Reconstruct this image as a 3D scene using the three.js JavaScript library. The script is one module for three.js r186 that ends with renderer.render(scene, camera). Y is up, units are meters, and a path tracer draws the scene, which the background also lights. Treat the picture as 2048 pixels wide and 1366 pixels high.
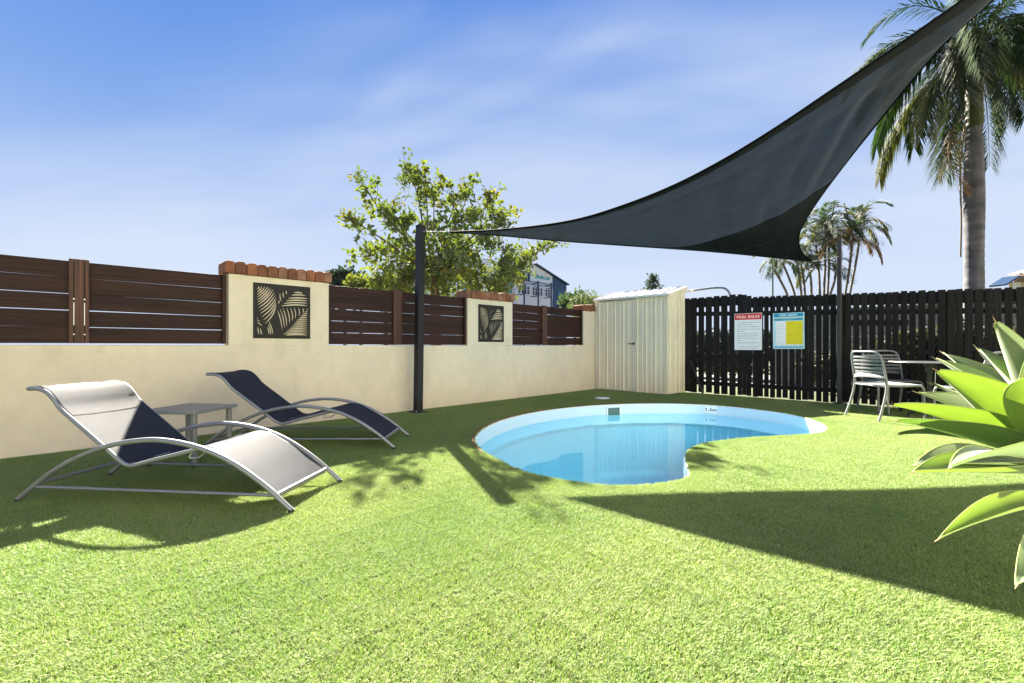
import * as THREE from 'three';
import { mergeGeometries, mergeVertices, toCreasedNormals } from 'three/addons/utils/BufferGeometryUtils.js';
import { RoundedBoxGeometry } from 'three/addons/geometries/RoundedBoxGeometry.js';
import { TextGeometry } from 'three/addons/geometries/TextGeometry.js';
import { FontLoader } from 'three/addons/loaders/FontLoader.js';

// ------------------------------------------------------------------ camera, sky, sun, exposure
// World: x runs along the rendered wall (away from the camera), z out of the wall onto the lawn, y up, metres.
const YAW = Math.atan2(0.7024, 0.7118), CY = Math.cos(YAW), SY = Math.sin(YAW), EYE = [0, 0.9, 5.495], F = 910;
const scene = new THREE.Scene();
const camera = new THREE.PerspectiveCamera(2 * Math.atan(683 / F) * 180 / Math.PI, 2048 / 1366, 0.05, 2000);
camera.position.set(...EYE);
camera.lookAt(EYE[0] + CY, EYE[1], EYE[2] - SY);
camera.setViewOffset(2048, 1366, 0, -9, 2048, 1366);
const renderer = new THREE.WebGLRenderer({ antialias: true });
renderer.toneMapping = THREE.LinearToneMapping;
renderer.toneMappingExposure = 8;
renderer.shadowMap.enabled = true;
const EXPO = 8;
const SUN = new THREE.Vector3(0.672, 1, -1.335).normalize();
const sun = new THREE.DirectionalLight(new THREE.Color(1, 0.92, 0.77), 5);
sun.position.copy(SUN).multiplyScalar(40); sun.position.x += 4; sun.position.z += 3;
sun.target.position.set(4, 0, 3);
sun.castShadow = true; sun.shadow.radius = 1; sun.shadow.mapSize.set(4096, 4096);
Object.assign(sun.shadow.camera, { left: -22, right: 22, top: 22, bottom: -22, near: 1, far: 90 });
scene.add(sun, sun.target);

// ------------------------------------------------------------------ helpers
let seedState = 7;
const seed = (n) => { seedState = n >>> 0; };
const rnd = () => { seedState = (seedState + 0x6d2b79f5) | 0; let t = Math.imul(seedState ^ (seedState >>> 15), 1 | seedState); t = (t + Math.imul(t ^ (t >>> 7), 61 | t)) ^ t; return ((t ^ (t >>> 14)) >>> 0) / 4294967296; };
const rr = (a, b) => a + (b - a) * rnd();
const V = (x, y, z) => new THREE.Vector3(x, y, z);
const lerp = (a, b, t) => a + (b - a) * t, clamp = (x, a = 0, b = 1) => Math.min(b, Math.max(a, x));
const smooth = (a, b, x) => { const t = clamp((x - a) / (b - a)); return t * t * (3 - 2 * t); };
// a measured direction of the photograph (2048 wide) and a distance along the view axis, as a point of the place
const at = (px, py, d) => { const t = (px - 1024) / F, u = (692 - py) / F; return V((CY + SY * t) * d, EYE[1] + u * d, EYE[2] + (CY * t - SY) * d); };
const hash = (x, y, z, s) => { let h = Math.imul(x, 374761393) ^ Math.imul(y, 668265263) ^ Math.imul(z, 1274126177) ^ Math.imul(s, 362437); h = Math.imul(h ^ (h >>> 13), 1274126177); return ((h ^ (h >>> 16)) >>> 0) / 4294967296; };
function noise2(x, y, px, py, s = 0) {            // tileable value noise with periods px, py
  const ix = Math.floor(x), iy = Math.floor(y), fx = x - ix, fy = y - iy, u = fx * fx * (3 - 2 * fx), v = fy * fy * (3 - 2 * fy), w = (a, p) => ((a % p) + p) % p;
  const h = (a, b) => hash(w(a, px), w(b, py), 0, s);
  return lerp(lerp(h(ix, iy), h(ix + 1, iy), u), lerp(h(ix, iy + 1), h(ix + 1, iy + 1), u), v);
}
const fbm = (u, v, fx, fy, oct, s) => { let a = 0, w = 0.5, t = 0; for (let i = 0; i < oct; i++) { a += w * noise2(u * fx, v * fy, fx, fy, s + i); t += w; w *= 0.5; fx *= 2; fy *= 2; } return a / t; };
function noise3(x, y, z, s = 0) {
  const ix = Math.floor(x), iy = Math.floor(y), iz = Math.floor(z), e = (t) => t * t * (3 - 2 * t), u = e(x - ix), v = e(y - iy), w = e(z - iz);
  const h = (a, b, c) => hash(ix + a, iy + b, iz + c, s), l = (c) => lerp(lerp(h(0, 0, c), h(1, 0, c), u), lerp(h(0, 1, c), h(1, 1, c), u), v);
  return lerp(l(0), l(1), w);
}
const fbm3 = (x, y, z, o, s) => { let a = 0, w = 0.5, t = 0; for (let i = 0; i < o; i++) { a += w * noise3(x, y, z, s + i); t += w; w *= 0.5; x *= 2.03; y *= 2.03; z *= 2.03; } return a / t; };
function tex(size, fn, srgb = true, h = size) {    // fn(u, v) -> [r, g, b] in 0..1 (sRGB when srgb)
  const d = new Uint8Array(size * h * 4);
  for (let y = 0; y < h; y++) for (let x = 0; x < size; x++) { const c = fn((x + 0.5) / size, (y + 0.5) / h), i = (y * size + x) * 4; for (let k = 0; k < 3; k++) d[i + k] = clamp(c[k]) * 255; d[i + 3] = 255; }
  const t = new THREE.DataTexture(d, size, h);
  t.wrapS = t.wrapT = THREE.RepeatWrapping; t.magFilter = THREE.LinearFilter; t.minFilter = THREE.LinearFilter; t.needsUpdate = true;
  if (srgb) t.colorSpace = THREE.SRGBColorSpace;
  return t;
}
const rep = (t, x, y = x) => { const c = t.clone(); c.repeat.set(x, y); c.needsUpdate = true; return c; };
const grey = (v) => [v, v, v];
const lin = (r, g, b) => new THREE.Color().setRGB(r, g, b);
const std = (o) => { const { rgb, ...p } = o; const m = new THREE.MeshPhysicalMaterial({ roughness: 0.8, ...p }); if (rgb) m.color.setRGB(...rgb); return m; };

const used = {};
const numbered = (n) => { const k = used[n] = (used[n] ?? -1) + 1; return k ? n + '_' + String(k).padStart(3, '0') : n; };
function tag(o, label, category, group, kind) { if (label) o.userData.label = label; if (category) o.userData.category = category; if (group) o.userData.group = group; if (kind) o.userData.kind = kind; return o; }
function thing(name, label, category, pos = [0, 0, 0], turn = 0, group) { const o = new THREE.Group(); o.name = numbered(name); o.position.set(...pos); o.rotation.y = turn; scene.add(o); return tag(o, label, category, group); }
function shadows(m) { m.castShadow = m.receiveShadow = true; return m; }
function plain(list) {                              // geometries with the same attributes, merged
  const l = [].concat(list).map((g) => { g = g.index ? g.toNonIndexed() : g; for (const k of Object.keys(g.attributes)) if (!['position', 'normal', 'uv', 'color'].includes(k)) g.deleteAttribute(k); return g; });
  const col = l.some((g) => g.attributes.color);
  for (const g of l) {
    const n = g.attributes.position.count;
    if (!g.attributes.normal) g.computeVertexNormals();
    if (!g.attributes.uv) g.setAttribute('uv', new THREE.BufferAttribute(new Float32Array(n * 2), 2));
    if (col && !g.attributes.color) g.setAttribute('color', new THREE.BufferAttribute(new Float32Array(n * 3).fill(1), 3));
  }
  return l.length === 1 ? l[0] : mergeGeometries(l);
}
function obj(name, geos, mat, parent = scene) { const m = shadows(new THREE.Mesh(plain(geos), mat)); m.name = parent === scene ? numbered(name) : name; parent.add(m); return m; }
function boxUV(g, ox = 0, oy = 0, swap = false) {   // uv in metres from the dominant axis of each face
  g = g.index ? g.toNonIndexed() : g;
  const p = g.attributes.position, n = g.attributes.normal, uv = new Float32Array(p.count * 2);
  for (let i = 0; i < p.count; i++) {
    const ax = Math.abs(n.getX(i)), ay = Math.abs(n.getY(i)), az = Math.abs(n.getZ(i)), x = p.getX(i), y = p.getY(i), z = p.getZ(i);
    let a, b; if (ax > ay && ax > az) { a = z; b = y; } else if (ay > az) { a = x; b = z; } else { a = x; b = y; }
    if (swap) [a, b] = [b, a];
    uv[i * 2] = a + ox; uv[i * 2 + 1] = b + oy;
  }
  g.setAttribute('uv', new THREE.BufferAttribute(uv, 2));
  return g;
}
const box = (w, h, d, x = 0, y = 0, z = 0) => new THREE.BoxGeometry(w, h, d).translate(x, y, z);
const rbox = (w, h, d, r, x = 0, y = 0, z = 0, s = 1) => new RoundedBoxGeometry(w, h, d, s, r).translate(x, y, z);
function along(g, a, b, up = V(0, 1, 0)) {          // a geometry modelled along +z from 0, laid from a to b
  const d = b.clone().sub(a), m = new THREE.Matrix4(), z = d.clone().normalize(), x = up.clone().cross(z);
  if (x.lengthSq() < 1e-6) x.set(1, 0, 0); x.normalize();
  m.makeBasis(x, z.clone().cross(x), z).setPosition(a);
  return g.applyMatrix4(m);
}
const bar = (a, b, w, h, up) => { const l = a.distanceTo(b); return along(rbox(w, h, l, Math.min(w, h) * 0.2, 0, 0, l / 2), a, b, up); };
const rod = (a, b, r, r2 = r, n = 8) => { const l = a.distanceTo(b); return along(new THREE.CylinderGeometry(r2, r, l, n).rotateX(Math.PI / 2).translate(0, 0, l / 2), a, b); };
const tube = (pts, r, seg = 24, n = 8, closed = false) => new THREE.TubeGeometry(new THREE.CatmullRomCurve3(pts, closed, 'centripetal'), seg, r, n, closed);
function grid(nu, nv, fn, uvfn) {                   // surface fn(u, v) -> Vector3
  const p = [], uv = [], ix = [];
  for (let j = 0; j <= nv; j++) for (let i = 0; i <= nu; i++) { const q = fn(i / nu, j / nv); p.push(q.x, q.y, q.z); const t = uvfn ? uvfn(i / nu, j / nv) : [i / nu, j / nv]; uv.push(t[0], t[1]); }
  for (let j = 0; j < nv; j++) for (let i = 0; i < nu; i++) { const a = j * (nu + 1) + i, b = a + 1, c = a + nu + 1, d = c + 1; ix.push(a, b, d, a, d, c); }
  const g = new THREE.BufferGeometry();
  g.setAttribute('position', new THREE.Float32BufferAttribute(p, 3)); g.setAttribute('uv', new THREE.Float32BufferAttribute(uv, 2)); g.setIndex(ix); g.computeVertexNormals();
  return g;
}
function tris(list, cols) {                         // list of flat triangles [a, b, c]
  const p = []; for (const t of list) for (const q of t) p.push(q.x, q.y, q.z);
  const g = new THREE.BufferGeometry(); g.setAttribute('position', new THREE.Float32BufferAttribute(p, 3));
  if (cols) { const c = []; for (const k of cols) for (let i = 0; i < 3; i++) c.push(...k); g.setAttribute('color', new THREE.Float32BufferAttribute(c, 3)); }
  g.computeVertexNormals(); return g;
}
function shapeFrom(pts) { const s = new THREE.Shape(); pts.forEach(([x, y], i) => (i ? s.lineTo(x, y) : s.moveTo(x, y))); s.closePath(); return s; }
function pathFrom(pts) { const s = new THREE.Path(); pts.forEach(([x, y], i) => (i ? s.lineTo(x, y) : s.moveTo(x, y))); s.closePath(); return s; }

// ------------------------------------------------------------------ sky (one equirectangular picture of air and thin cloud)
{
  const W = 2048, H = 1024, d = new Float32Array(W * H * 4), sr = (v) => Math.pow((v / 255 + 0.055) / 1.055, 2.4);
  // sRGB of the air against elevation (degrees)
  const stops = [[-90, 200, 208, 220], [-2, 214, 224, 246], [0, 219, 232, 254], [8, 200, 219, 251], [15, 172, 199, 245], [23, 135, 174, 238], [30, 113, 159, 233], [37, 97, 147, 229], [50, 92, 140, 224], [90, 84, 128, 216]];
  const air = (e) => { let i = 1; while (i < stops.length - 1 && e > stops[i][0]) i++; const a = stops[i - 1], b = stops[i], t = clamp((e - a[0]) / (b[0] - a[0])); return [1, 2, 3].map((k) => lerp(sr(a[k]), sr(b[k]), t)); };
  for (let j = 0; j < H; j++) {
    const up = ((j + 0.5) / H - 0.5) * Math.PI, e = up * 180 / Math.PI, base = air(e);
    for (let i = 0; i < W; i++) {
      const az = ((i + 0.5) / W - 0.5) * 2 * Math.PI, x = Math.cos(az) * Math.cos(up), y = Math.sin(up), z = Math.sin(az) * Math.cos(up);
      let c = 0;
      if (y > 0) {                                  // thin high cloud: drawn on a layer overhead, stretched along one direction
        const k = 1 / (y + 0.22), cx = x * k, cz = z * k, a = cx * 0.56 + cz * 0.83, b = cx * 0.83 - cz * 0.56;
        const w = fbm3(a * 0.9 + 5, b * 0.9, 2, 3, 11) - 0.5;
        const f = fbm3(a * 0.5 + w * 0.7 + 1.3, b * 1.25 + w * 0.9 + 0.7, 0, 4, 21), g = fbm3(a * 1.6 + w, b * 5 + w * 2, 4, 4, 31);
        const fwd = cx * CY - cz * SY, rgt = cx * SY + cz * CY;   // one broad veil reaching up from the horizon beyond the wall
        c = smooth(-0.3, 0.5, fwd - 1.1 + 0.1 * rgt + 0.9 * (f - 0.5) + 0.55 * (g - 0.5)) * smooth(0, 0.1, y) * (0.62 + 0.35 * (f - 0.45) + 0.5 * (g - 0.5));
      }
      const cl = [sr(222), sr(234), sr(253)], o = (j * W + i) * 4;
      for (let k = 0; k < 3; k++) d[o + k] = lerp(base[k], cl[k], c) / EXPO;
      d[o + 3] = 1;
    }
  }
  const t = new THREE.DataTexture(d, W, H, THREE.RGBAFormat, THREE.FloatType);
  t.mapping = THREE.EquirectangularReflectionMapping; t.magFilter = t.minFilter = THREE.LinearFilter; t.needsUpdate = true;
  scene.background = t; scene.environment = t;
}

// ------------------------------------------------------------------ textures and materials
const T = {};
T.render = tex(512, (u, v) => { const a = fbm(u, v, 3, 3, 5, 1), b = fbm(u, v, 24, 24, 3, 9), s = smooth(0.62, 0.8, fbm(u, v, 6, 2, 4, 17)); const cr = 0.7 * smooth(0.62, 0.7, fbm(u, v, 3, 3, 2, 27)) * (1 - smooth(0.002, 0.006, Math.abs(fbm(u, v, 4, 9, 4, 23) - 0.5))); const k = 0.955 + 0.06 * (a - 0.5) + 0.04 * (b - 0.5) - 0.03 * s - 0.16 * cr; return [k, k * (0.998 - 0.004 * s), k * (0.99 - 0.01 * s)]; });
T.renderBump = tex(512, (u, v) => grey(0.5 + 0.5 * (fbm(u, v, 60, 60, 3, 3) - 0.5) + 0.5 * (fbm(u, v, 7, 7, 3, 6) - 0.5)), false);
T.wood = tex(1024, (u, v) => {                      // long grain along u, stain worn in thin streaks
  const g = fbm(u, v, 3, 60, 4, 41), f = fbm(u, v, 8, 200, 2, 47), p = fbm(u, v, 3, 5, 3, 51), wear = smooth(0.7, 0.86, fbm(u, v, 5, 90, 4, 61) * 0.7 + p * 0.35), k = 0.72 + 0.5 * (g - 0.5) + 0.22 * (f - 0.5) + 0.25 * (p - 0.5);
  return [clamp(k + 0.28 * wear), clamp(k * 0.97 + 0.22 * wear), clamp(k * 0.95 + 0.2 * wear)];
}, true, 512);
T.woodBump = tex(1024, (u, v) => grey(0.6 * fbm(u, v, 3, 60, 4, 41) + 0.4 * fbm(u, v, 8, 200, 2, 47)), false, 512);
T.clay = tex(256, (u, v) => { const a = fbm(u, v, 4, 4, 4, 71), b = fbm(u, v, 40, 40, 2, 75), k = 0.8 + 0.35 * (a - 0.5) + 0.25 * (b - 0.5); return [k, k * 0.96, k * 0.93]; });
T.speck = tex(256, (u, v) => grey(0.85 + 0.3 * (fbm(u, v, 16, 16, 4, 81) - 0.5)));
T.fine = tex(256, (u, v) => grey(fbm(u, v, 60, 60, 2, 85)), false);
T.weave = tex(256, (u, v) => { const a = Math.sin(u * Math.PI * 64) * Math.sin(v * Math.PI * 64); return grey(0.5 + 0.4 * a + 0.2 * (fbm(u, v, 64, 64, 1, 87) - 0.5)); }, false);
T.patch = tex(512, (u, v) => { const a = fbm(u, v, 4, 4, 5, 91); return grey(0.7 + 0.6 * (a - 0.5)); });
T.clothGaps = tex(512, (u, v) => { const a = fbm(u, v, 128, 128, 1, 95), b = fbm(u, v, 6, 20, 4, 97); return grey(0.972 + 0.05 * (b - 0.5) - 0.26 * smooth(0.86, 0.97, a) * smooth(0.45, 0.65, b)); }, false);
const M = {
  render: std({ rgb: [0.8, 0.705, 0.555], map: rep(T.render, 0.55), bumpMap: rep(T.renderBump, 1.4), bumpScale: 0.0035, roughness: 0.92 }),
  slat: std({ rgb: [0.058, 0.022, 0.0155], map: rep(T.wood, 0.6, 1.3), bumpMap: rep(T.woodBump, 0.6, 1.3), bumpScale: 0.0015, roughness: 0.66, specularIntensity: 0.6 }),
  post: std({ rgb: [0.15, 0.066, 0.045], map: rep(T.wood, 0.6, 1.3), bumpMap: rep(T.woodBump, 0.6, 1.3), bumpScale: 0.0015, roughness: 0.7 }),
  black: std({ rgb: [0.016, 0.017, 0.019], roughness: 0.42 }),
  blackWood: [0.014, 0.018, 0.022].map((k) => std({ rgb: [k, k * 1.03, k * 1.08], map: rep(T.wood, 0.6, 1.3), bumpMap: rep(T.woodBump, 0.6, 1.3), bumpScale: 0.0012, roughness: 0.65, specularIntensity: 0.45 })),
  artBlack: std({ rgb: [0.016, 0.014, 0.012], roughness: 0.75 }),
  steel: std({ rgb: [0.55, 0.56, 0.57], metalness: 0.85, roughness: 0.42 }),
  alu: std({ rgb: [0.27, 0.275, 0.28], metalness: 0.5, roughness: 0.45 }),
  sling: std({ rgb: [0.026, 0.03, 0.042], roughness: 0.62, specularIntensity: 0.11, bumpMap: rep(T.weave, 18), bumpScale: 0.0005, sheen: 0.05, sheenColor: lin(0.55, 0.55, 0.55), sheenRoughness: 0.4 }),
  glassTop: std({ rgb: [0.4, 0.32, 0.21], roughness: 0.6, specularIntensity: 0.4 }),
  chair: std({ rgb: [0.2, 0.212, 0.222], metalness: 0.1, roughness: 0.5 }),
  tableTop: std({ rgb: [0.06, 0.06, 0.065], roughness: 0.4 }),
  cream: std({ rgb: [0.86, 0.775, 0.59], roughness: 0.4, map: rep(T.render, 0.4) }),
  zinc: std({ rgb: [0.62, 0.62, 0.6], metalness: 0.5, roughness: 0.45 }),
  gel: std({ rgb: [0.6, 0.74, 0.84], roughness: 0.3, clearcoat: 0.4, clearcoatRoughness: 0.25 }),
  white: std({ rgb: [0.8, 0.81, 0.82], roughness: 0.45 }),
  terracotta: std({ rgb: [0.36, 0.13, 0.08], roughness: 0.85, map: rep(T.clay, 3) }),
  rope: std({ rgb: [0.03, 0.03, 0.03], roughness: 0.6 }),
  cloth: std({ rgb: [0.0018, 0.0034, 0.0055], roughness: 1, transmission: 0.5, thickness: 0, transparent: true, alphaMap: rep(T.clothGaps, 1), opacity: 1, specularIntensity: 0.15, side: THREE.DoubleSide }),
  clothDark: std({ rgb: [0.0018, 0.0034, 0.0055], roughness: 0.85, specularIntensity: 0.1, side: THREE.DoubleSide }),
  grassGround: std({ rgb: [0.09, 0.12, 0.03], map: rep(T.patch, 0.12), roughness: 1 }),
  turfBase: std({ rgb: [0.11, 0.15, 0.03], map: rep(T.speck, 3), roughness: 1 }),
  asphalt: std({ rgb: [0.09, 0.09, 0.092], map: rep(T.speck, 2), roughness: 0.95 }),
  concrete: std({ rgb: [0.16, 0.155, 0.15], map: rep(T.speck, 1), roughness: 0.9 }),
};
const clayTones = [[0.34, 0.14, 0.075], [0.4, 0.16, 0.08], [0.28, 0.12, 0.065], [0.4, 0.22, 0.14], [0.33, 0.17, 0.11]].map((c) => std({ rgb: c, map: rep(T.clay, 4), bumpMap: rep(T.clay, 4), bumpScale: 0.002, roughness: 0.88 }));

// ------------------------------------------------------------------ pool outline and ground
const rim = [[2.85, 2.18], [3.12, 1.91], [3.49, 1.66], [3.99, 1.44], [4.59, 1.32], [5.23, 1.33], [5.99, 1.53], [6.62, 1.93], [7.06, 2.45], [7.2, 2.93], [7.12, 3.45], [6.95, 3.86], [6.67, 4.15], [6.33, 4.35], [6.02, 4.45], [5.75, 4.46], [5.5, 4.38], [5.18, 4.19], [4.8, 3.97], [4.5, 3.85], [4.23, 3.78], [3.98, 3.79], [3.7, 3.87], [3.4, 4.02], [3.2, 4.12], [3.08, 4.15], [2.94, 4.13], [2.76, 4.05], [2.63, 3.95], [2.52, 3.81], [2.45, 3.65], [2.41, 3.43], [2.41, 3.2], [2.49, 2.9], [2.62, 2.55]];
const rimCurve = new THREE.CatmullRomCurve3(rim.map(([x, z]) => V(x, 0, z)), true, 'centripetal');
const RN = 220, rimPts = rimCurve.getSpacedPoints(RN).slice(0, RN);
const rimIn = rimPts.map((p, i) => { const a = rimPts[(i + RN - 1) % RN], b = rimPts[(i + 1) % RN], t = b.clone().sub(a).normalize(); return V(-t.z, 0, t.x); });
{ const c = rimPts.reduce((s, p) => s.add(p), V(0, 0, 0)).divideScalar(RN); const test = rimPts[0].clone().addScaledVector(rimIn[0], 0.1); if (test.distanceTo(c) > rimPts[0].distanceTo(c)) rimIn.forEach((n) => n.negate()); }
const offRim = (i, d, y) => { i = ((i % RN) + RN) % RN; return V(rimPts[i].x + rimIn[i].x * d, y, rimPts[i].z + rimIn[i].z * d); };
function inPool(x, z, grow = 0) { let c = false; for (let i = 0, j = RN - 1; i < RN; j = i++) { const a = rimPts[i], b = rimPts[j]; if ((a.z > z) !== (b.z > z) && x < (b.x - a.x) * (z - a.z) / (b.z - a.z) + a.x) c = !c; } if (!grow) return c; if (c) return true; for (const p of rimPts) if ((p.x - x) ** 2 + (p.z - z) ** 2 < grow * grow) return true; return false; }
function sheet(outer, hole, y) {                    // a flat sheet seen from above, uv in metres
  const s = shapeFrom(outer.map(([x, z]) => [x, -z]));
  if (hole) s.holes.push(pathFrom(hole.map((p) => [p.x, -p.z])));
  return new THREE.ShapeGeometry(s).rotateX(-Math.PI / 2).translate(0, y, 0);
}
const rectXZ = (x0, z0, x1, z1) => [[x0, z0], [x1, z0], [x1, z1], [x0, z1]];
const holeOut = rimPts.map((p, i) => offRim(i, -0.012, 0));
tag(obj('ground', sheet(rectXZ(-400, -400, 400, 400), holeOut, -0.03), M.grassGround), 'grassy ground round the pool yard and beyond its fences', 'ground', null, 'structure');
tag(obj('lawn', sheet(rectXZ(-6, 0.01, 8.86, 9.5), holeOut, -0.018), M.turfBase), 'backing of the artificial lawn around the pool', 'lawn', null, 'structure');
tag(obj('road', sheet(rectXZ(-60, -13, 60, -6), null, -0.024), M.asphalt), 'asphalt street passing behind the cream wall', 'road', null, 'structure');
tag(obj('driveway', sheet(rectXZ(11.5, -5, 16, 40), null, -0.022), M.concrete), 'pale concrete driveway beyond the black picket fence', 'driveway', null, 'structure');

// ------------------------------------------------------------------ artificial turf
function turfPatch(size, n, s) {
  seed(s);
  const p = [], c = [], nrm = [];
  const tones = [[0.205, 0.335, 0.035], [0.255, 0.365, 0.05], [0.315, 0.395, 0.085], [0.155, 0.28, 0.025], [0.4, 0.4, 0.18], [0.345, 0.41, 0.13]];
  for (let i = 0; i < n; i++) {
    const x = rr(-0.5, 0.5) * size, z = rr(-0.5, 0.5) * size, a = rr(0, 6.283), h = rr(0.014, 0.022), lean = rr(0.2, 1.1) * h, w = rr(0.0009, 0.0015), dx = Math.cos(a), dz = Math.sin(a), b = rr(-0.9, 0.9), wx = -Math.sin(a + b) * w, wz = Math.cos(a + b) * w, y0 = -0.018;
    const A = [x - wx, y0, z - wz], B = [x + wx, y0, z + wz], m = [x + dx * lean * 0.35, y0 + h * 0.62, z + dz * lean * 0.35], C = [m[0] - wx, m[1], m[2] - wz], D = [m[0] + wx, m[1], m[2] + wz], E = [x + dx * lean, y0 + h, z + dz * lean];
    const t = tones[Math.floor(rnd() * tones.length)], k = rr(0.85, 1.15);
    for (const q of [A, B, D, A, D, C, C, D, E]) { p.push(...q); c.push(t[0] * k, t[1] * k, t[2] * k); }
  }
  const g = new THREE.BufferGeometry(); g.setAttribute('position', new THREE.Float32BufferAttribute(p, 3)); g.setAttribute('color', new THREE.Float32BufferAttribute(c, 3)); g.computeVertexNormals();
  return g;
}
{
  const mat = std({ vertexColors: true, roughness: 0.97, clearcoat: 0.4, clearcoatRoughness: 0.55, transmission: 0.4, thickness: 0, side: THREE.DoubleSide, specularIntensity: 1.0 });
  const S = 0.16, big = [[], [], []], small = [];
  seed(5);
  const nearEdge = (x, z) => z > 2.4 && !(x > 3 && z > 3.7) && rimPts.some((p) => (p.x - x) ** 2 + (p.z - z) ** 2 < 0.0002); const blocked = (x, z) => x > 8.0 && z < 1.66;
  for (let x = -2.5; x < 8.84; x += S) for (let z = 0.0; z < 7.2; z += S) {
    const cx = x + S / 2, cz = z + S / 2;
    if (x + S > 8.84) continue;
    if (z < 0.001 || blocked(cx + S / 2, cz - S / 2) || inPool(cx, cz, 0.145)) {
      for (let i = 0; i < 8; i++) for (let j = 0; j < 8; j++) { const sx = x + (i + 0.5) * S / 8, sz = z + (j + 0.5) * S / 8; if (sz < 0.03 || (inPool(sx, sz) && !nearEdge(sx, sz)) || blocked(sx, sz)) continue; small.push([sx, sz]); }
    } else big[Math.floor(rnd() * 3)].push([cx, cz]);
  }
  const root = new THREE.Group(); root.name = 'grass'; scene.add(root); tag(root, 'short bright artificial turf covering the whole pool yard', 'artificial turf', null, 'stuff');
  const o = new THREE.Object3D(), col = new THREE.Color();
  const lay = (list, geo) => {
    const im = new THREE.InstancedMesh(geo, mat, list.length); im.name = 'blades'; im.userData.kind = 'stuff';
    list.forEach(([x, z], i) => {
      o.position.set(x, 0, z); o.rotation.set(0, Math.floor(rnd() * 4) * Math.PI / 2, 0); o.scale.set(1, rr(0.85, 1.1), 1); o.updateMatrix(); im.setMatrixAt(i, o.matrix);
      const n = fbm3(x * 1.1, z * 1.1, 3, 3, 101), m = fbm3(x * 5, z * 5, 8, 2, 105); im.setColorAt(i, col.setRGB(0.9 + 0.5 * (n - 0.5) + 0.2 * (m - 0.5), 0.95 + 0.25 * (n - 0.5) + 0.15 * (m - 0.5), 0.95 + 0.6 * (n - 0.5) + 0.2 * (m - 0.5)));
    });
    root.add(shadows(im));
  };
  for (let k = 0; k < 3; k++) lay(big[k], turfPatch(S + 0.02, 2200, 200 + k));
  lay(small, turfPatch(S / 8 + 0.004, 36, 300));
}

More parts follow.
